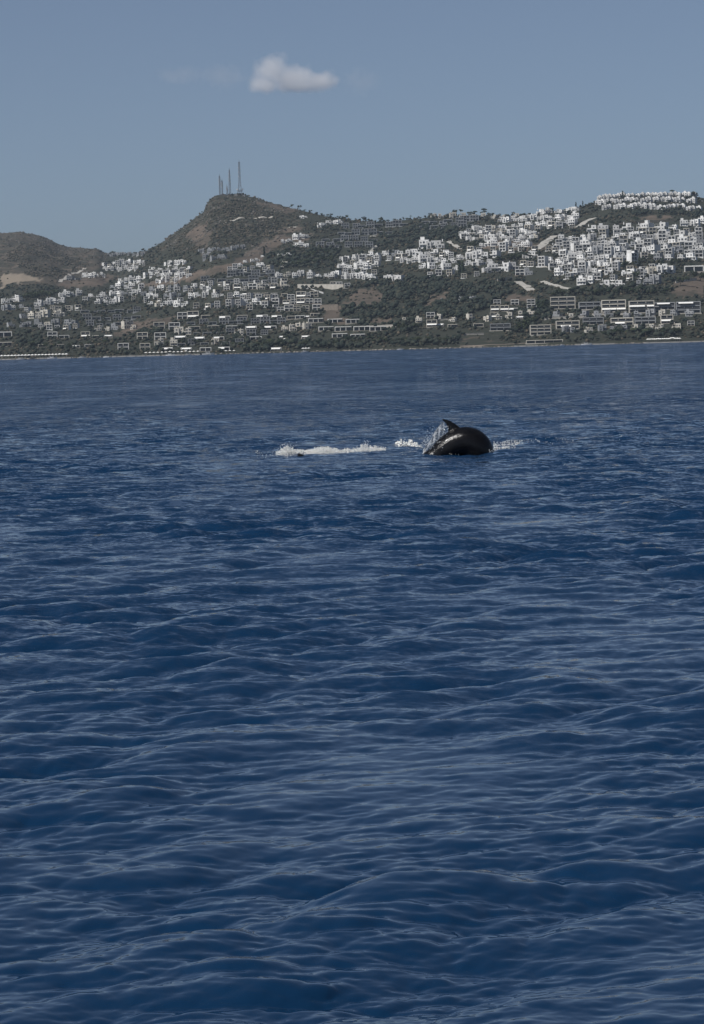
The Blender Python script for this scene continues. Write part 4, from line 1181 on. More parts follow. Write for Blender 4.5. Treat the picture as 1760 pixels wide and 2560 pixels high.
# ------------------------------------------------------------------ masts on the peak
def lattice_mast(u, vbase, vtop, wb, wt, label, platform=False, kind='lattice_mast', bulge=None):
    p = ground_at(u, vbase)
    Hm = (vbase - vtop) * p.y / F_PX
    root = empty(kind, (p.x, p.y, p.z - 1))
    def half(z):
        f = z / Hm
        if bulge: return np.interp(f, [0, 0.18, 0.45, 1], [wb, wb * 0.72, wt * 1.15, wt]) / 2
        return (wb + (wt - wb) * f) / 2
    zs = [0.0]
    while zs[-1] < Hm: zs.append(zs[-1] + max(3.0, 1.3 * half(zs[-1]) * 2))
    zs[-1] = Hm
    for (sx, sy) in ((-1, -1), (1, -1), (1, 1), (-1, 1)):
        m = MB()
        for a, b_ in zip(zs[:-1], zs[1:]):
            m.bar((sx * half(a), sy * half(a), a), (sx * half(b_), sy * half(b_), b_), 0.52)
        link('leg', m.mesh('leg', M_STEEL), root)
    m = MB()
    cs = ((-1, -1), (1, -1), (1, 1), (-1, 1))
    for a, b_ in zip(zs[:-1], zs[1:]):
        for k in range(4):
            c, d = cs[k], cs[(k + 1) % 4]
            m.bar((c[0] * half(a), c[1] * half(a), a), (d[0] * half(b_), d[1] * half(b_), b_), 0.27)
            m.bar((c[0] * half(b_), c[1] * half(b_), b_), (d[0] * half(b_), d[1] * half(b_), b_), 0.27)
    link('bracing', m.mesh('bracing', M_STEEL), root)
    link('antenna', MB().bar((0, 0, Hm - 2), (0, 0, Hm + 5), 0.3, sides=6).mesh('antenna', M_STEEL), root)
    for k in range(3):
        z = Hm * (0.55 + 0.13 * k)
        link('antenna_panel', MB().box(-half(z) - 1.0, -half(z) - 0.3, -0.5, 0.5, z, z + 3.5).box(half(z) + 0.3, half(z) + 1.0, -0.5, 0.5, z - 3, z + 0.5).mesh('antenna_panel', M_FRAME), root)
    if platform:
        z = Hm * 0.13; m = MB()
        n = 12; r_ = wb * 0.62
        ring = [(r_ * math.cos(2 * math.pi * i / n), r_ * math.sin(2 * math.pi * i / n)) for i in range(n)]
        for i in range(n):
            a, b_ = ring[i], ring[(i + 1) % n]
            m.bar((*a, z), (*b_, z), 0.35); m.bar((*a, z + 1.6), (*b_, z + 1.6), 0.2); m.bar((*a, z), (*a, z + 1.6), 0.15); m.bar((*a, z), (0, 0, z), 0.2)
        link('platform', m.mesh('platform', M_STEEL), root)
        for sx in (-1, 1):
            link('dish', MB().poly([(sx * (r_ + .2) + 1.6 * math.cos(t_), -0.6 - 0.5 * 0, z + 4 + 1.6 * math.sin(t_)) for t_ in [2 * math.pi * i / 12 for i in range(12)]] + [(sx * (r_ + .2), 0.3, z + 4)],
                 [(i, (i + 1) % 12, 12) for i in range(12)] + [tuple(range(11, -1, -1))]).mesh('dish', M_FRAME), root)
    tag(root, label, 'mast', 'masts on the peak')
lattice_mast(550, 489, 440, 2.6, 2.2, 'dark lattice mast at the left end of the peak')
lattice_mast(556, 489, 451, 2.4, 1.8, 'shorter mast close beside the left dark mast')
lattice_mast(568, 488, 465, 1.6, 0.9, 'smallest thin mast in the middle of the peak')
lattice_mast(575, 488, 425, 4.6, 1.5, 'slim tapering mast, second tallest on the peak')
lattice_mast(600, 488, 405, 9.5, 2.8, 'tallest lattice mast with a spread base and round platform', platform=True, bulge=True)
def hut(u, v, wpx, label):
    p = ground_at(u, v); s = wpx * p.y / F_PX / 6
    root = empty('mast_hut', p, 0, s)
    link('wall', MB().box(-3, 3, -2, 2, -3, 3).mesh('wall', M_GREY), root); link('roof', MB().box(-3.3, 3.3, -2.3, 2.3, 3, 3.3).mesh('roof', M_CONC), root)
    link('door', DOOR, root, (1.4, -2, 0)); link('window', WIN['s'], root, (-1.2, -2, 1))
    tag(root, label, 'hut', 'huts by the masts')
hut(590, 490, 7, 'small grey equipment hut left of the tallest mast')
hut(610, 491, 6, 'small grey equipment hut right of the tallest mast')

# ------------------------------------------------------------------ the waterside
def quay(u0, u1, v, depth, label, top=1.6):
    q0, q1_ = ray(u0, v)[0], ray(u1, v)[0]
    ya = float(min(shore_y(q0), shore_y(q1_))) - 3
    x0, x1 = q0 * ya, q1_ * ya
    root = empty('quay', ((x0 + x1) / 2, ya, 0))
    h_ = (x1 - x0) / 2
    link('deck', MB().box(-h_, h_, -depth / 2, depth / 2 + 6, -2, top - 0.25).box(-h_ - 0.2, h_ + 0.2, -depth / 2 - 0.2, depth / 2 + 6.2, top - 0.25, top).mesh('deck', M_CONC), root)
    n = max(3, int(h_ / 6))
    for i in range(n):
        x = -h_ + 2 * h_ * (i + .5) / n
        link('fender', MB().box(x - 0.25, x + 0.25, -depth / 2 - 0.45, -depth / 2 - 0.2, -0.4, top - 0.4).mesh('fender', M_DARK), root)
    tag(root, label, 'quay', 'quays along the shore')
    return ya - depth / 2, top
ql = quay(-10, 178, 897, 8, 'long concrete quay at the far left shore')
quay(280, 400, 888, 7, 'low quay below the left framed villas')
quay(405, 500, 884, 7, 'quay strip with white parasols below the villas')
quay(1285, 1345, 862, 7, 'short quay below the long waterside block')
quay(1440, 1535, 857, 8, 'dark jetty under the big villas')
quay(1610, 1765, 852, 8, 'beach deck at the right shore')
def parasol(u, v_z, label, s=1.0, open_=True, group='white parasols on the shore'):
    q_ = ray(u, 880)[0]; y = float(shore_y(q_)) + random.uniform(0, 5)
    x = q_ * y
    root = empty('parasol', (x, y, max(1.6, height(x, y))), random.uniform(0, 1), s)
    n = 8; r_ = 1.9
    pts = [(0, 0, 3.5)] + [(r_ * math.cos(2 * math.pi * i / n), r_ * math.sin(2 * math.pi * i / n), 2.75) for i in range(n)] + [(r_ * math.cos(2 * math.pi * i / n), r_ * math.sin(2 * math.pi * i / n), 2.5) for i in range(n)] + [(0, 0, 3.2)]
    fs = [(0, 1 + i, 1 + (i + 1) % n) for i in range(n)] + [(1 + i, 1 + n + i, 1 + n + (i + 1) % n, 1 + (i + 1) % n) for i in range(n)] + [(2 * n + 1, 1 + n + (i + 1) % n, 1 + n + i) for i in range(n)]
    if 'me' not in parasol.__dict__:
        parasol.me = MB().poly(pts, fs).mesh('canopy', M_AWN); parasol.pole = MB().bar((0, 0, -0.3), (0, 0, 3.3), 0.07, sides=6).mesh('pole', M_FRAME)
    link('canopy', parasol.me, root); link('pole', parasol.pole, root)
    tag(root, label, 'parasol', group)
def parasols(u0, u1, n, where, s=1.0):
    for i in range(n):
        parasol(u0 + (u1 - u0) * (i + .5) / n, 0, f'white parasol, {place_word(i + 1, n)} on the {where}', s)
parasols(0, 170, 20, 'far left quay', 1.35)
parasols(360, 500, 14, 'quay below the villas', 1.1)
parasols(1618, 1702, 16, 'right beach deck', 1.3)
parasols(560, 590, 3, 'rocks right of the villas', 1.0)
parasols(755, 775, 3, 'shore near the white dome', 1.2)
def boat(u, v, L, label, rz=0.1):
    q_, e = ray(u, v)
    y = min(H_CAM / max(1e-4, -e), float(shore_y(q_)) - 14); y = max(y, float(shore_y(q_)) - 60)
    root = empty('motorboat', (q_ * y, y, 0), rz, L / 8.0)
    st = [(-4, 1.1, 0.9), (-2, 1.3, 0.95), (0, 1.35, 1.0), (2, 1.1, 1.15), (3.4, 0.55, 1.3), (4.3, 0.03, 1.45)]
    pts, fs = [], []
    for (x, w, z) in st: pts += [(x, -w, z), (x, -w * 0.75, -0.3), (x, w * 0.75, -0.3), (x, w, z)]
    for i in range(len(st) - 1):
        a = 4 * i
        for k in range(3): fs.append((a + k, a + k + 1, a + 5 + k, a + 4 + k))
        fs.append((a + 3, a, a + 4, a + 7))
    fs.append((3, 2, 1, 0)); fs.append((20, 21, 22, 23))
    link('hull', MB().poly(pts, fs).mesh('hull', M_WHITE), root)
    cb = link('cabin', MB().box(-1.4, 1.2, -0.9, 0.9, 0.95, 2.1).box(-2.6, 1.5, -1.0, 1.0, 2.1, 2.2).mesh('cabin', M_WHITE), root)
    link('windscreen', MB().poly([(1.21, -0.85, 1.25), (1.21, 0.85, 1.25), (1.21, 0.85, 2.0), (1.21, -0.85, 2.0), (1.26, -0.85, 1.25), (1.26, 0.85, 1.25), (1.26, 0.85, 2.0), (1.26, -0.85, 2.0)], [(3, 2, 1, 0), (4, 5, 6, 7), (0, 1, 5, 4), (1, 2, 6, 5), (2, 3, 7, 6), (3, 0, 4, 7)]).box(-1.2, 1.0, -0.93, -0.9, 1.35, 1.95).mesh('windscreen', M_GLASS), cb)
    link('engine', MB().box(-4.5, -4.0, -0.3, 0.3, -0.2, 1.3).mesh('engine', M_DARK), root)
    tag(root, label, 'boat', 'boats moored along the shore')
boat(205, 893, 9, 'small white boat right of the far left quay')
boat(328, 890, 8, 'white boat below the leftmost framed villa', 0.3)
boat(425, 891, 11, 'long white boat below the left villas', -0.1)
boat(520, 884, 15, 'largest white boat, moored at the right end of the villas', 0.05)
boat(130, 898, 12, 'white boat by the right end of the far left quay', 0.1)
boat(265, 893, 7, 'small white boat left of the low quay', -0.3)
boat(470, 888, 8, 'white boat below the parasol quay', 0.2)
boat(1000, 874, 8, 'lone white boat under the central shore wood', 0.1)
boat(50, 899, 10, 'white boat in front of the far left quay', 0.0)
boat(762, 880, 9, 'white boat near the white dome', 0.2)
boat(1405, 862, 7, 'tiny pale boat right of the long waterside block', 0.5)
boat(1465, 860, 13, 'dark-decked boat at the jetty under the big villas', 0.0)
p = ground_at(712, 857)
me_s = bpy.data.meshes.new('shell'); bm = bmesh.new(); bmesh.ops.create_uvsphere(bm, u_segments=20, v_segments=12, radius=2.3)
for v in bm.verts:
    v.co.z = v.co.z * 1.15 + 3.2
for f in bm.faces: f.smooth = True
bm.to_mesh(me_s); bm.free(); me_s.materials.append(M_AWN)
root = empty('white_dome', p, 0, 1.0); link('shell', me_s, root)
link('base', MB().bar((0, 0, -2), (0, 0, 1.0), 1.1, sides=12).mesh('base', M_CONC), root)
tag(root, 'small round white dome standing alone in the shore trees', 'dome')

# ------------------------------------------------------------------ the dolphin
DQ, DE = ray(1150, 1137)
DY = H_CAM / -DE
DX = DQ * DY
M_PX = DY / F_PX * math.sqrt(1 + DQ * DQ)          # metres per photo pixel there
K_ = M_PX * 104.0                                    # outline was measured at 104 px per metre
def catmull(pts, n):
    pts = np.array(pts, float); out = []
    P4 = np.vstack([2 * pts[0] - pts[1], pts, 2 * pts[-1] - pts[-2]])
    for i in range(len(pts) - 1):
        p0, p1, p2, p3 = P4[i:i + 4]
        for k in range(n):
            t_ = k / n
            out.append(0.5 * ((2 * p1) + (-p0 + p2) * t_ + (2 * p0 - 5 * p1 + 4 * p2 - p3) * t_ ** 2 + (-p0 + 3 * p1 - 3 * p2 + p3) * t_ ** 3))
    out.append(pts[-1]); return np.array(out)
# spine: x along the swim direction (right), z up, r body radius; nose at the right, already under water
SP = [(-1.42, -0.66, 0.035), (-1.22, -0.54, 0.06), (-1.00, -0.38, 0.11), (-0.80, -0.16, 0.215), (-0.56, -0.04, 0.265), (-0.36, 0.10, 0.315), (-0.14, 0.235, 0.355), (0.08, 0.30, 0.372),
      (0.26, 0.275, 0.378), (0.39, 0.18, 0.372), (0.47, 0.05, 0.355), (0.50, -0.12, 0.32), (0.49, -0.32, 0.26), (0.46, -0.47, 0.20), (0.43, -0.56, 0.13), (0.41, -0.62, 0.08), (0.37, -0.76, 0.055), (0.355, -0.81, 0.02)]
sp_ = catmull(SP, 5)
V_, F_ = [], []
NS = 28
for i, (x, z, r_) in enumerate(sp_):
    a = sp_[min(i + 1, len(sp_) - 1)] - sp_[max(i - 1, 0)]
    tx, tz = a[0], a[1]; L_ = math.hypot(tx, tz); tx /= L_; tz /= L_
    nx, nz = -tz, tx                                 # dorsal direction
    for k in range(NS):
        th = 2 * math.pi * k / NS
        c, s_ = math.cos(th), math.sin(th)
        rr = r_ * (1.0 if c > 0 else 0.94)
        wy = r_ * 0.90 * (1 - 0.22 * max(0, c) ** 3)   # slightly keeled back
        V_.append(((x + nx * c * rr), s_ * wy, (z + nz * c * rr)))
for i in range(len(sp_) - 1):
    for k in range(NS):
        a = i * NS + k; b_ = i * NS + (k + 1) % NS
        F_.append((a, b_, b_ + NS, a + NS))
F_.append(tuple(range(NS))[::-1]); F_.append(tuple((len(sp_) - 1) * NS + k for k in range(NS)))
bm = bmesh.new()
def add_loft(vs_, fs_):
    bv = [bm.verts.new(v) for v in vs_]
    for f in fs_: bm.faces.new([bv[i] for i in f])
add_loft(V_, F_)
def fin(outline, thick, plane, off=(0, 0, 0)):
    """flat blade with a lens-shaped section; outline of (a, b) pairs: leading points then trailing points at equal spans"""
    vs_, fs_ = [], []
    n = len(outline)
    for i, (l0, b0, l1, b1) in enumerate(outline):
        for f in (0, 0.18, 0.5, 0.82, 1.0):
            a = l0 + (l1 - l0) * f; b_ = b0 + (b1 - b0) * f
            th = thick * (1 - 0.75 * i / (n - 1)) * {0: 0.12, 0.18: 0.75, 0.5: 1.0, 0.82: 0.5, 1.0: 0.06}[f]
            vs_.append(plane(a, b_, th)); vs_.append(plane(a, b_, -th))
    for i in range(n - 1):
        o = i * 10; p_ = o + 10
        for j in range(4):
            q_ = 2 * j
            fs_.append((o + q_, o + q_ + 2, p_ + q_ + 2, p_ + q_)); fs_.append((o + q_ + 3, o + q_ + 1, p_ + q_ + 1, p_ + q_ + 3))
        fs_.append((o, p_, p_ + 1, o + 1)); fs_.append((o + 8, o + 9, p_ + 9, p_ + 8))
    for o, rev in ((0, True), ((n - 1) * 10, False)):
        for j in range(4):
            q = (o + 2 * j, o + 2 * j + 1, o + 2 * j + 3, o + 2 * j + 2)
            fs_.append(q if rev else q[::-1])
    add_loft([(x + off[0], y + off[1], z + off[2]) for x, y, z in vs_], fs_)
# dorsal fin, swept back (to the left): leading edge x,z then trailing edge x,z per span
fin([(0.10, 0.56, -0.27, 0.42), (-0.03, 0.705, -0.275, 0.57), (-0.13, 0.775, -0.285, 0.66), (-0.22, 0.83, -0.315, 0.745), (-0.31, 0.865, -0.365, 0.815), (-0.40, 0.88, -0.425, 0.862)], 0.05, lambda a, b_, t_: (a, t_, b_))
# flippers (near and far side) and tail flukes
for sy in (-1, 1):
    fin([(0.56, 0.0, 0.42, 0.0), (0.52, 0.14, 0.36, 0.12), (0.43, 0.26, 0.29, 0.22), (0.30, 0.36, 0.22, 0.32), (0.19, 0.40, 0.17, 0.39)], 0.04,
        lambda a, b_, t_, sy=sy: (a - 0.02, sy * (0.16 + b_ * 0.75), -0.12 - b_ * 0.55 - (0.45 - a) * 0.35 + t_), (0, 0, -0.12))
    fin([(-1.25, 0.0, -1.52, 0.0), (-1.32, 0.12, -1.53, 0.10), (-1.42, 0.24, -1.56, 0.21), (-1.53, 0.33, -1.61, 0.31), (-1.63, 0.38, -1.66, 0.37)], 0.03,
        lambda a, b_, t_, sy=sy: (a, sy * b_, -0.56 + (a + 1.4) * 0.5 + t_))
bmesh.ops.recalc_face_normals(bm, faces=bm.faces)
me_tmp = bpy.data.meshes.new('dolphin_raw'); bm.to_mesh(me_tmp); bm.free()
tmp = link('dolphin', me_tmp)
md = tmp.modifiers.new('remesh', 'REMESH'); md.mode = 'VOXEL'; md.voxel_size = 0.0115; md.use_smooth_shade = True
ms = tmp.modifiers.new('smooth', 'SMOOTH'); ms.factor = 0.5; ms.iterations = 4
me_d = bpy.data.meshes.new_from_object(tmp.evaluated_get(bpy.context.evaluated_depsgraph_get()))
bpy.data.objects.remove(tmp)
me_d.name = 'dolphin'
mat_d = new_mat('dolphin_skin', (0.02, 0.02, 0.022), 0.22, 0.3)
t = mat_d.node_tree; b = t.nodes['Principled BSDF']
tc = t.nodes.new('ShaderNodeTexCoord')
nz = node(t, 'ShaderNodeTexNoise', Scale=7.0, Detail=6, Roughness=0.65); t.links.new(tc.outputs['Object'], nz.inputs['Vector'])
r = t.nodes.new('ShaderNodeValToRGB'); r.color_ramp.elements[0].position = 0.3; r.color_ramp.elements[1].position = 0.75
r.color_ramp.elements[0].color = (0.002, 0.002, 0.003, 1); r.color_ramp.elements[1].color = (0.009, 0.0085, 0.0085, 1)
t.links.new(nz.outputs['Fac'], r.inputs[0]); t.links.new(r.outputs[0], b.inputs['Base Color'])
mpd = node(t, 'ShaderNodeMapping'); mpd.inputs['Scale'].default_value = (1.0, 1.0, 0.45); t.links.new(tc.outputs['Object'], mpd.inputs['Vector'])
nz2 = node(t, 'ShaderNodeTexNoise', Scale=26.0, Detail=6, Roughness=0.7); t.links.new(mpd.outputs[0], nz2.inputs['Vector'])
rr_ = node(t, 'ShaderNodeMapRange'); rr_.inputs['To Min'].default_value = 0.06; rr_.inputs['To Max'].default_value = 0.30
t.links.new(nz2.outputs['Fac'], rr_.inputs['Value']); t.links.new(rr_.outputs[0], b.inputs['Roughness'])
bp = node(t, 'ShaderNodeBump', Strength=0.42, Distance=0.02); t.links.new(nz2.outputs['Fac'], bp.inputs['Height']); t.links.new(bp.outputs[0], b.inputs['Normal'])
me_d.materials.clear(); me_d.materials.append(mat_d)
DZ = float(np.mean([sea_z(DX + dx, DY - 0.25) for dx in np.linspace(-0.85, 0.8, 12)])) + 0.015
dol = link('dolphin', me_d, None, (DX, DY, DZ))
dol.scale = (K_, K_, K_)
dol.rotation_euler = (0, 0, -math.atan2(DX, DY))
tag(dol, 'dark wet dolphin with its back arched out of the sea, fin swept back', 'dolphin')

def wpos(u, v):
    q_, e = ray(u, v); y = H_CAM / -e
    return q_ * y, y
# tip of something dark breaking the foam on the left
fx, fy = wpos(752, 1142)
m = MB()
prof = [(-0.13, -0.25, 0.16), (-0.12, 0.0, 0.12), (-0.10, 0.05, 0.07), (-0.085, 0.085, 0.0), (-0.08, 0.10, -0.03)]
pts, fs = [], []
for i, (xl, z, xr) in enumerate(prof):
    th = 0.03 * (1 - 0.8 * i / 4)
    cxm = (xl + xr) / 2
    pts += [(xl, 0, z), (cxm, -th, z), (xr, 0, z), (cxm, th, z)]
for i in range(4):
    for k in range(4):
        a = 4 * i + k; b_ = 4 * i + (k + 1) % 4; fs.append((a, b_, b_ + 4, a + 4))
fs += [(3, 2, 1, 0), (16, 17, 18, 19)]
m.poly(pts, fs)
fo = link('fin_tip', m.mesh('fin_tip', mat_d), None, (fx, fy, sea_z(fx, fy))); fo.scale = (0.75, 0.75, 0.75)
tag(fo, 'small dark fin tip poking out of the left foam', 'fin')

# ------------------------------------------------------------------ foam and spray
M_FOAM = new_mat('sea_foam', (0.66, 0.66, 0.63), 0.6, 0.3)
b = M_FOAM.node_tree.nodes['Principled BSDF']
b.inputs['Subsurface Weight'].default_value = 0.3; b.inputs['Subsurface Radius'].default_value = (0.03, 0.04, 0.05); b.inputs['Subsurface Scale'].default_value = 0.5
gf = np.random.default_rng(5)
def foam_items(u0, u1, vline, depth, hfun, n, rlo, rhi, dens=lambda f: 1.0):
    out = []
    while len(out) < n:
        f = gf.random()
        u = u0 + (u1 - u0) * f
        clump = float(np.clip((vnoise(np.array([u / 9.0]), np.array([3.3]))[0] * 0.65 + vnoise(np.array([u / 3.1]), np.array([8.1]))[0] * 0.5 - 0.2) * 1.9, 0.28, 1))
        if gf.random() > dens(f) * clump: continue
        v = np.interp(f, [0, 1], vline)
        x, y = wpos(u, v)
        y += gf.normal(0, depth) ; x *= y / wpos(u, v)[1]
        r_ = rlo + (rhi - rlo) * gf.random() ** 2.5
        z = sea_z(x, y) + gf.random() ** 2.2 * hfun(f) * (0.35 + 1.1 * clump) - 0.45 * r_
        out.append((x, y, z, r_))
    return out
def bumps(f, pts): return np.interp(f, [p[0] for p in pts], [p[1] for p in pts])
main_h = lambda f: bumps(f, [(0, .01), (.05, .12), (.10, .26), (.15, .16), (.22, .10), (.33, .06), (.40, .17), (.50, .17), (.58, .12), (.68, .10), (.76, .16), (.80, .28), (.84, .14), (.92, .10), (1, .03)])
items = foam_items(690, 965, (1134, 1124), 0.55, lambda f: 0.48 * main_h(f), 7000, 0.005, 0.021, lambda f: bumps(f, [(0, .15), (.08, .9), (.2, .6), (.3, .55), (.42, 1), (.6, .9), (.75, .7), (.82, .9), (.9, .5), (1, .1)]))
items += foam_items(640, 720, (1136, 1136), 0.9, lambda f: 0.03, 110, 0.005, 0.014)
items += foam_items(990, 1058, (1112, 1117), 0.35, lambda f: bumps(f, [(0, .03), (.25, .12), (.5, .10), (.8, .04), (1, .02)]), 420, 0.012, 0.045, lambda f: bumps(f, [(0, .5), (.3, 1), (.6, .8), (1, .2)]))
items += foam_items(1234, 1335, (1112, 1108), 0.8, lambda f: 0.025 * (1 - f) + 0.01, 520, 0.005, 0.018, lambda f: 1 - 0.8 * f)
items += foam_items(1330, 1450, (1108, 1100), 0.7, lambda f: 0.01, 120, 0.005, 0.013, lambda f: 1 - 0.6 * f)
items += foam_items(1236, 1290, (1122, 1120), 0.4, lambda f: 0.03, 300, 0.005, 0.017, lambda f: 1 - f)
items += foam_items(1120, 1156, (1138, 1137), 0.12, lambda f: 0.02, 110, 0.004, 0.012)
items += foam_items(1205, 1238, (1136, 1136), 0.15, lambda f: 0.04, 160, 0.004, 0.014)
items += foam_items(1060, 1085, (1134, 1139), 0.15, lambda f: 0.06, 160, 0.008, 0.03)
items += foam_items(1520, 1600, (1096, 1090), 1.2, lambda f: 0.01, 60, 0.005, 0.014)
tag(link('sea_foam', blob_mass('sea_foam', items, M_FOAM, 1, 0.5, 0.75)), 'white foam churned up on the water beside the dolphin', 'foam', kind='stuff')
# droplets thrown up
drops = []
for (u, v, n, su, sv) in ((716, 1122, 120, 12, 9), (914, 1116, 90, 6, 7), (1085, 1098, 160, 14, 14), (1066, 1112, 120, 10, 9), (1110, 1075, 70, 7, 8), (690, 1130, 40, 18, 4), (1010, 1106, 40, 10, 5), (1225, 1130, 40, 6, 4)):
    for _ in range(n):
        uu, vv = gf.normal(u, su), min(1136, gf.normal(v, sv))
        q_, e = ray(uu, vv); y = DY + gf.normal(-0.15, 0.15) if u > 1000 else wpos(u, 1132)[1] + gf.normal(0, 0.3)
        drops.append((q_ * y, y, H_CAM + e * y, gf.uniform(0.003, 0.012)))
M_DROP = new_mat('spray_water', (0.75, 0.78, 0.80), 0.1, 0.5)
M_DROP.node_tree.nodes['Principled BSDF'].inputs['Transmission Weight'].default_value = 0.35
tag(link('spray', blob_mass('spray', drops, M_DROP, 1, 0.2, 1.1)), 'water droplets flying around the dolphin and the foam', 'spray', kind='stuff')
# sheet of water sliding off the back behind the fin
M_SHEET = bpy.data.materials.new('water_sheet'); M_SHEET.use_nodes = True
t = M_SHEET.node_tree; b = t.nodes['Principled BSDF']; out = t.nodes['Material Output']
b.inputs['Base Color'].default_value = (0.5, 0.53, 0.56, 1); b.inputs['Roughness'].default_value = 0.12; b.inputs['IOR'].default_value = 1.333
tr = t.nodes.new('ShaderNodeBsdfTransparent'); mixs = t.nodes.new('ShaderNodeMixShader')
tc = t.nodes.new('ShaderNodeTexCoord'); nz = node(t, 'ShaderNodeTexNoise', Scale=6.0, Detail=3, Roughness=0.6); t.links.new(tc.outputs['Object'], nz.inputs['Vector'])
mrr = node(t, 'ShaderNodeMapRange'); mrr.inputs['From Min'].default_value = 0.38; mrr.inputs['From Max'].default_value = 0.68; mrr.inputs['To Min'].default_value = 0.22; mrr.inputs['To Max'].default_value = 0.62
t.links.new(nz.outputs['Fac'], mrr.inputs['Value']); t.links.new(mrr.outputs[0], mixs.inputs[0]); t.links.new(tr.outputs[0], mixs.inputs[1]); t.links.new(b.outputs[0], mixs.inputs[2]); t.links.new(mixs.outputs[0], out.inputs[0])
bp = node(t, 'ShaderNodeBump', Strength=0.35, Distance=0.03); t.links.new(nz.outputs['Fac'], bp.inputs['Height']); t.links.new(bp.outputs[0], b.inputs['Normal'])
inner = catmull([(-0.30, 0.60, 0), (-0.38, 0.48, 0), (-0.50, 0.33, 0), (-0.64, 0.20, 0), (-0.80, 0.06, 0), (-0.90, -0.03, 0)], 6)
outer = catmull([(-0.40, 0.80, 0), (-0.50, 0.69, 0), (-0.60, 0.55, 0), (-0.70, 0.37, 0), (-0.84, 0.21, 0), (-0.93, -0.03, 0)], 6)
nI, nJ = len(inner), 10
vs_, fs_ = [], []
for side in (0, 1):
    for i in range(nI):
        for j in range(nJ):
            f = j / (nJ - 1)
            jag = 0.02 * gf.normal() * f
            x = inner[i][0] * (1 - f) + (outer[i][0] + jag) * f; z = inner[i][1] * (1 - f) + (outer[i][1] + jag) * f
            y = 0.06 - 0.05 * math.sin(f * 2.6) + 0.03 * math.sin(i * 0.9 + j) + (0.028 * (1 - 0.7 * f) if side else 0)
            vs_.append((x, y, z))
N1 = nI * nJ
for i in range(nI - 1):
    for j in range(nJ - 1):
        a = i * nJ + j
        fs_.append((a, a + 1, a + nJ + 1, a + nJ)); fs_.append((N1 + a, N1 + a + nJ, N1 + a + nJ + 1, N1 + a + 1))
for i in range(nI - 1):
    for j in (0, nJ - 1):
        a = i * nJ + j; q4 = (a, a + nJ, N1 + a + nJ, N1 + a)
        fs_.append(q4 if j == nJ - 1 else q4[::-1])
for j in range(nJ - 1):
    for i in (0, nI - 1):
        a = i * nJ + j; q4 = (a, N1 + a, N1 + a + 1, a + 1)
        fs_.append(q4 if i else q4[::-1])
me_w = bpy.data.meshes.new('water_sheet'); me_w.from_pydata(vs_, [], fs_); me_w.materials.append(M_SHEET)
me_w.polygons.foreach_set('use_smooth', np.ones(len(fs_), bool)); me_w.update()
ws = link('water_sheet', me_w, None, (DX, DY, DZ)); ws.scale = (K_, K_, K_); ws.rotation_euler = dol.rotation_euler
tag(ws, 'torn sheet of grey water streaming off the dolphin behind its fin', 'splash')

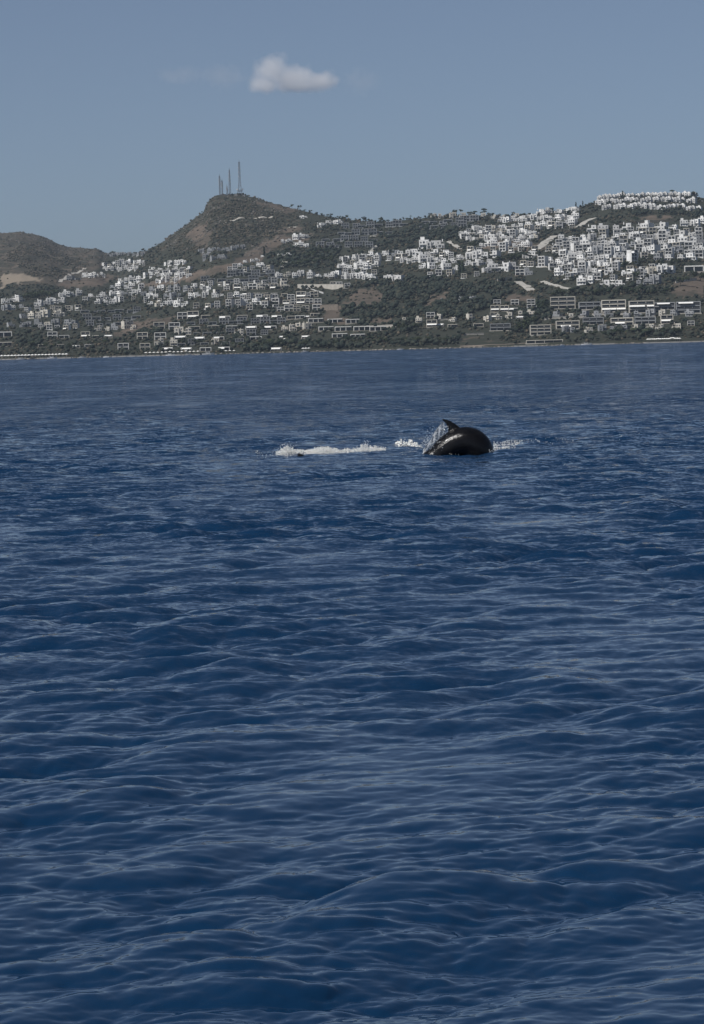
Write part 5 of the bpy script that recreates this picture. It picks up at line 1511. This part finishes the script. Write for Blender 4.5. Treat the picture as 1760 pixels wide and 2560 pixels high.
# ------------------------------------------------------------------ the cloud
def cloud(u, v, wpx, hpx, dist, depth, dens_, label, seed, lobes):
    q_, e = ray(u, v)
    c = Vector((q_ * dist, dist, H_CAM + e * dist)); k = dist / F_PX
    me = bpy.data.meshes.new('cloud'); bm = bmesh.new(); bmesh.ops.create_cube(bm, size=1.0); bm.to_mesh(me); bm.free()
    o = link('cloud', me, None, c); o.scale = (wpx * k, depth, hpx * k)
    m = bpy.data.materials.new('cloud_vapour'); m.use_nodes = True; t = m.node_tree
    for n_ in list(t.nodes):
        if n_.type != 'OUTPUT_MATERIAL': t.nodes.remove(n_)
    out = [n_ for n_ in t.nodes if n_.type == 'OUTPUT_MATERIAL'][0]
    pv = t.nodes.new('ShaderNodeVolumePrincipled'); pv.inputs['Color'].default_value = (0.97, 0.97, 0.98, 1); pv.inputs['Anisotropy'].default_value = 0.2
    tc = t.nodes.new('ShaderNodeTexCoord')
    acc = None
    for (cx, cz, rx, rz) in lobes:                     # ellipsoidal lobes in object space
        sb = node(t, 'ShaderNodeVectorMath', operation='SUBTRACT'); sb.inputs[1].default_value = (cx, 0, cz); t.links.new(tc.outputs['Object'], sb.inputs[0])
        dv = node(t, 'ShaderNodeVectorMath', operation='DIVIDE'); dv.inputs[1].default_value = (rx, 0.42, rz); t.links.new(sb.outputs[0], dv.inputs[0])
        ln = node(t, 'ShaderNodeVectorMath', operation='LENGTH'); t.links.new(dv.outputs[0], ln.inputs[0])
        if acc is None: acc = ln.outputs['Value']
        else:
            mn = node(t, 'ShaderNodeMath', operation='SMOOTH_MIN'); mn.inputs[2].default_value = 0.25; t.links.new(acc, mn.inputs[0]); t.links.new(ln.outputs['Value'], mn.inputs[1]); acc = mn.outputs[0]
    mp = node(t, 'ShaderNodeMapping'); mp.inputs['Scale'].default_value = (wpx / hpx * 2.6, depth / (hpx * k) * 2.6, 2.6); mp.inputs['Location'].default_value = (seed, seed, 0)
    t.links.new(tc.outputs['Object'], mp.inputs['Vector'])
    nz = node(t, 'ShaderNodeTexNoise', Scale=1.3, Detail=6, Roughness=0.6); t.links.new(mp.outputs[0], nz.inputs['Vector'])
    ma = node(t, 'ShaderNodeMath', operation='MULTIPLY_ADD'); ma.inputs[1].default_value = -1.9; ma.inputs[2].default_value = 0.95; t.links.new(nz.outputs['Fac'], ma.inputs[0])
    ad = node(t, 'ShaderNodeMath', operation='ADD'); t.links.new(acc, ad.inputs[0]); t.links.new(ma.outputs[0], ad.inputs[1])
    mr = node(t, 'ShaderNodeMapRange'); mr.inputs['From Min'].default_value = 1.0; mr.inputs['From Max'].default_value = 0.3; mr.inputs['To Min'].default_value = 0.0; mr.inputs['To Max'].default_value = dens_
    t.links.new(ad.outputs[0], mr.inputs['Value']); t.links.new(mr.outputs[0], pv.inputs['Density'])
    t.links.new(pv.outputs[0], out.inputs['Volume'])
    me.materials.append(m)
    tag(o, label, 'cloud')
cloud(735, 192, 290, 138, 14000, 290, 0.0115, 'small white puffy cloud above the masts', 3.0,
      [(-0.18, 0.10, 0.16, 0.32), (0.02, 0.0, 0.24, 0.24), (0.22, -0.08, 0.19, 0.20), (-0.25, -0.12, 0.16, 0.18), (0.05, -0.16, 0.3, 0.14)])
cloud(505, 192, 270, 100, 14000, 200, 0.0017, 'faint grey wisp left of the small white cloud', 11.0, [(0.2, 0.0, 0.26, 0.34), (-0.2, 0.05, 0.26, 0.25)])
cloud(905, 203, 130, 90, 14000, 160, 0.0016, 'faint grey wisp right of the small white cloud', 23.0, [(0.0, 0.0, 0.4, 0.4)])

# ------------------------------------------------------------------ haze over the bay
me_h = MB().box(-6000, 6000, -400, 11500, -14, 480).mesh('haze', [])
hz = link('haze', me_h)
m = bpy.data.materials.new('haze'); m.use_nodes = True; t = m.node_tree
for n_ in list(t.nodes):
    if n_.type != 'OUTPUT_MATERIAL': t.nodes.remove(n_)
out = [n_ for n_ in t.nodes if n_.type == 'OUTPUT_MATERIAL'][0]
pv = t.nodes.new('ShaderNodeVolumePrincipled')
pv.inputs['Color'].default_value = (0.74, 0.86, 1.0, 1); pv.inputs['Density'].default_value = 2.4e-5; pv.inputs['Anisotropy'].default_value = 0.3
t.links.new(pv.outputs[0], out.inputs['Volume'])
me_h.materials.append(m)
tag(hz, 'thin pale haze over the bay', 'haze', kind='stuff')
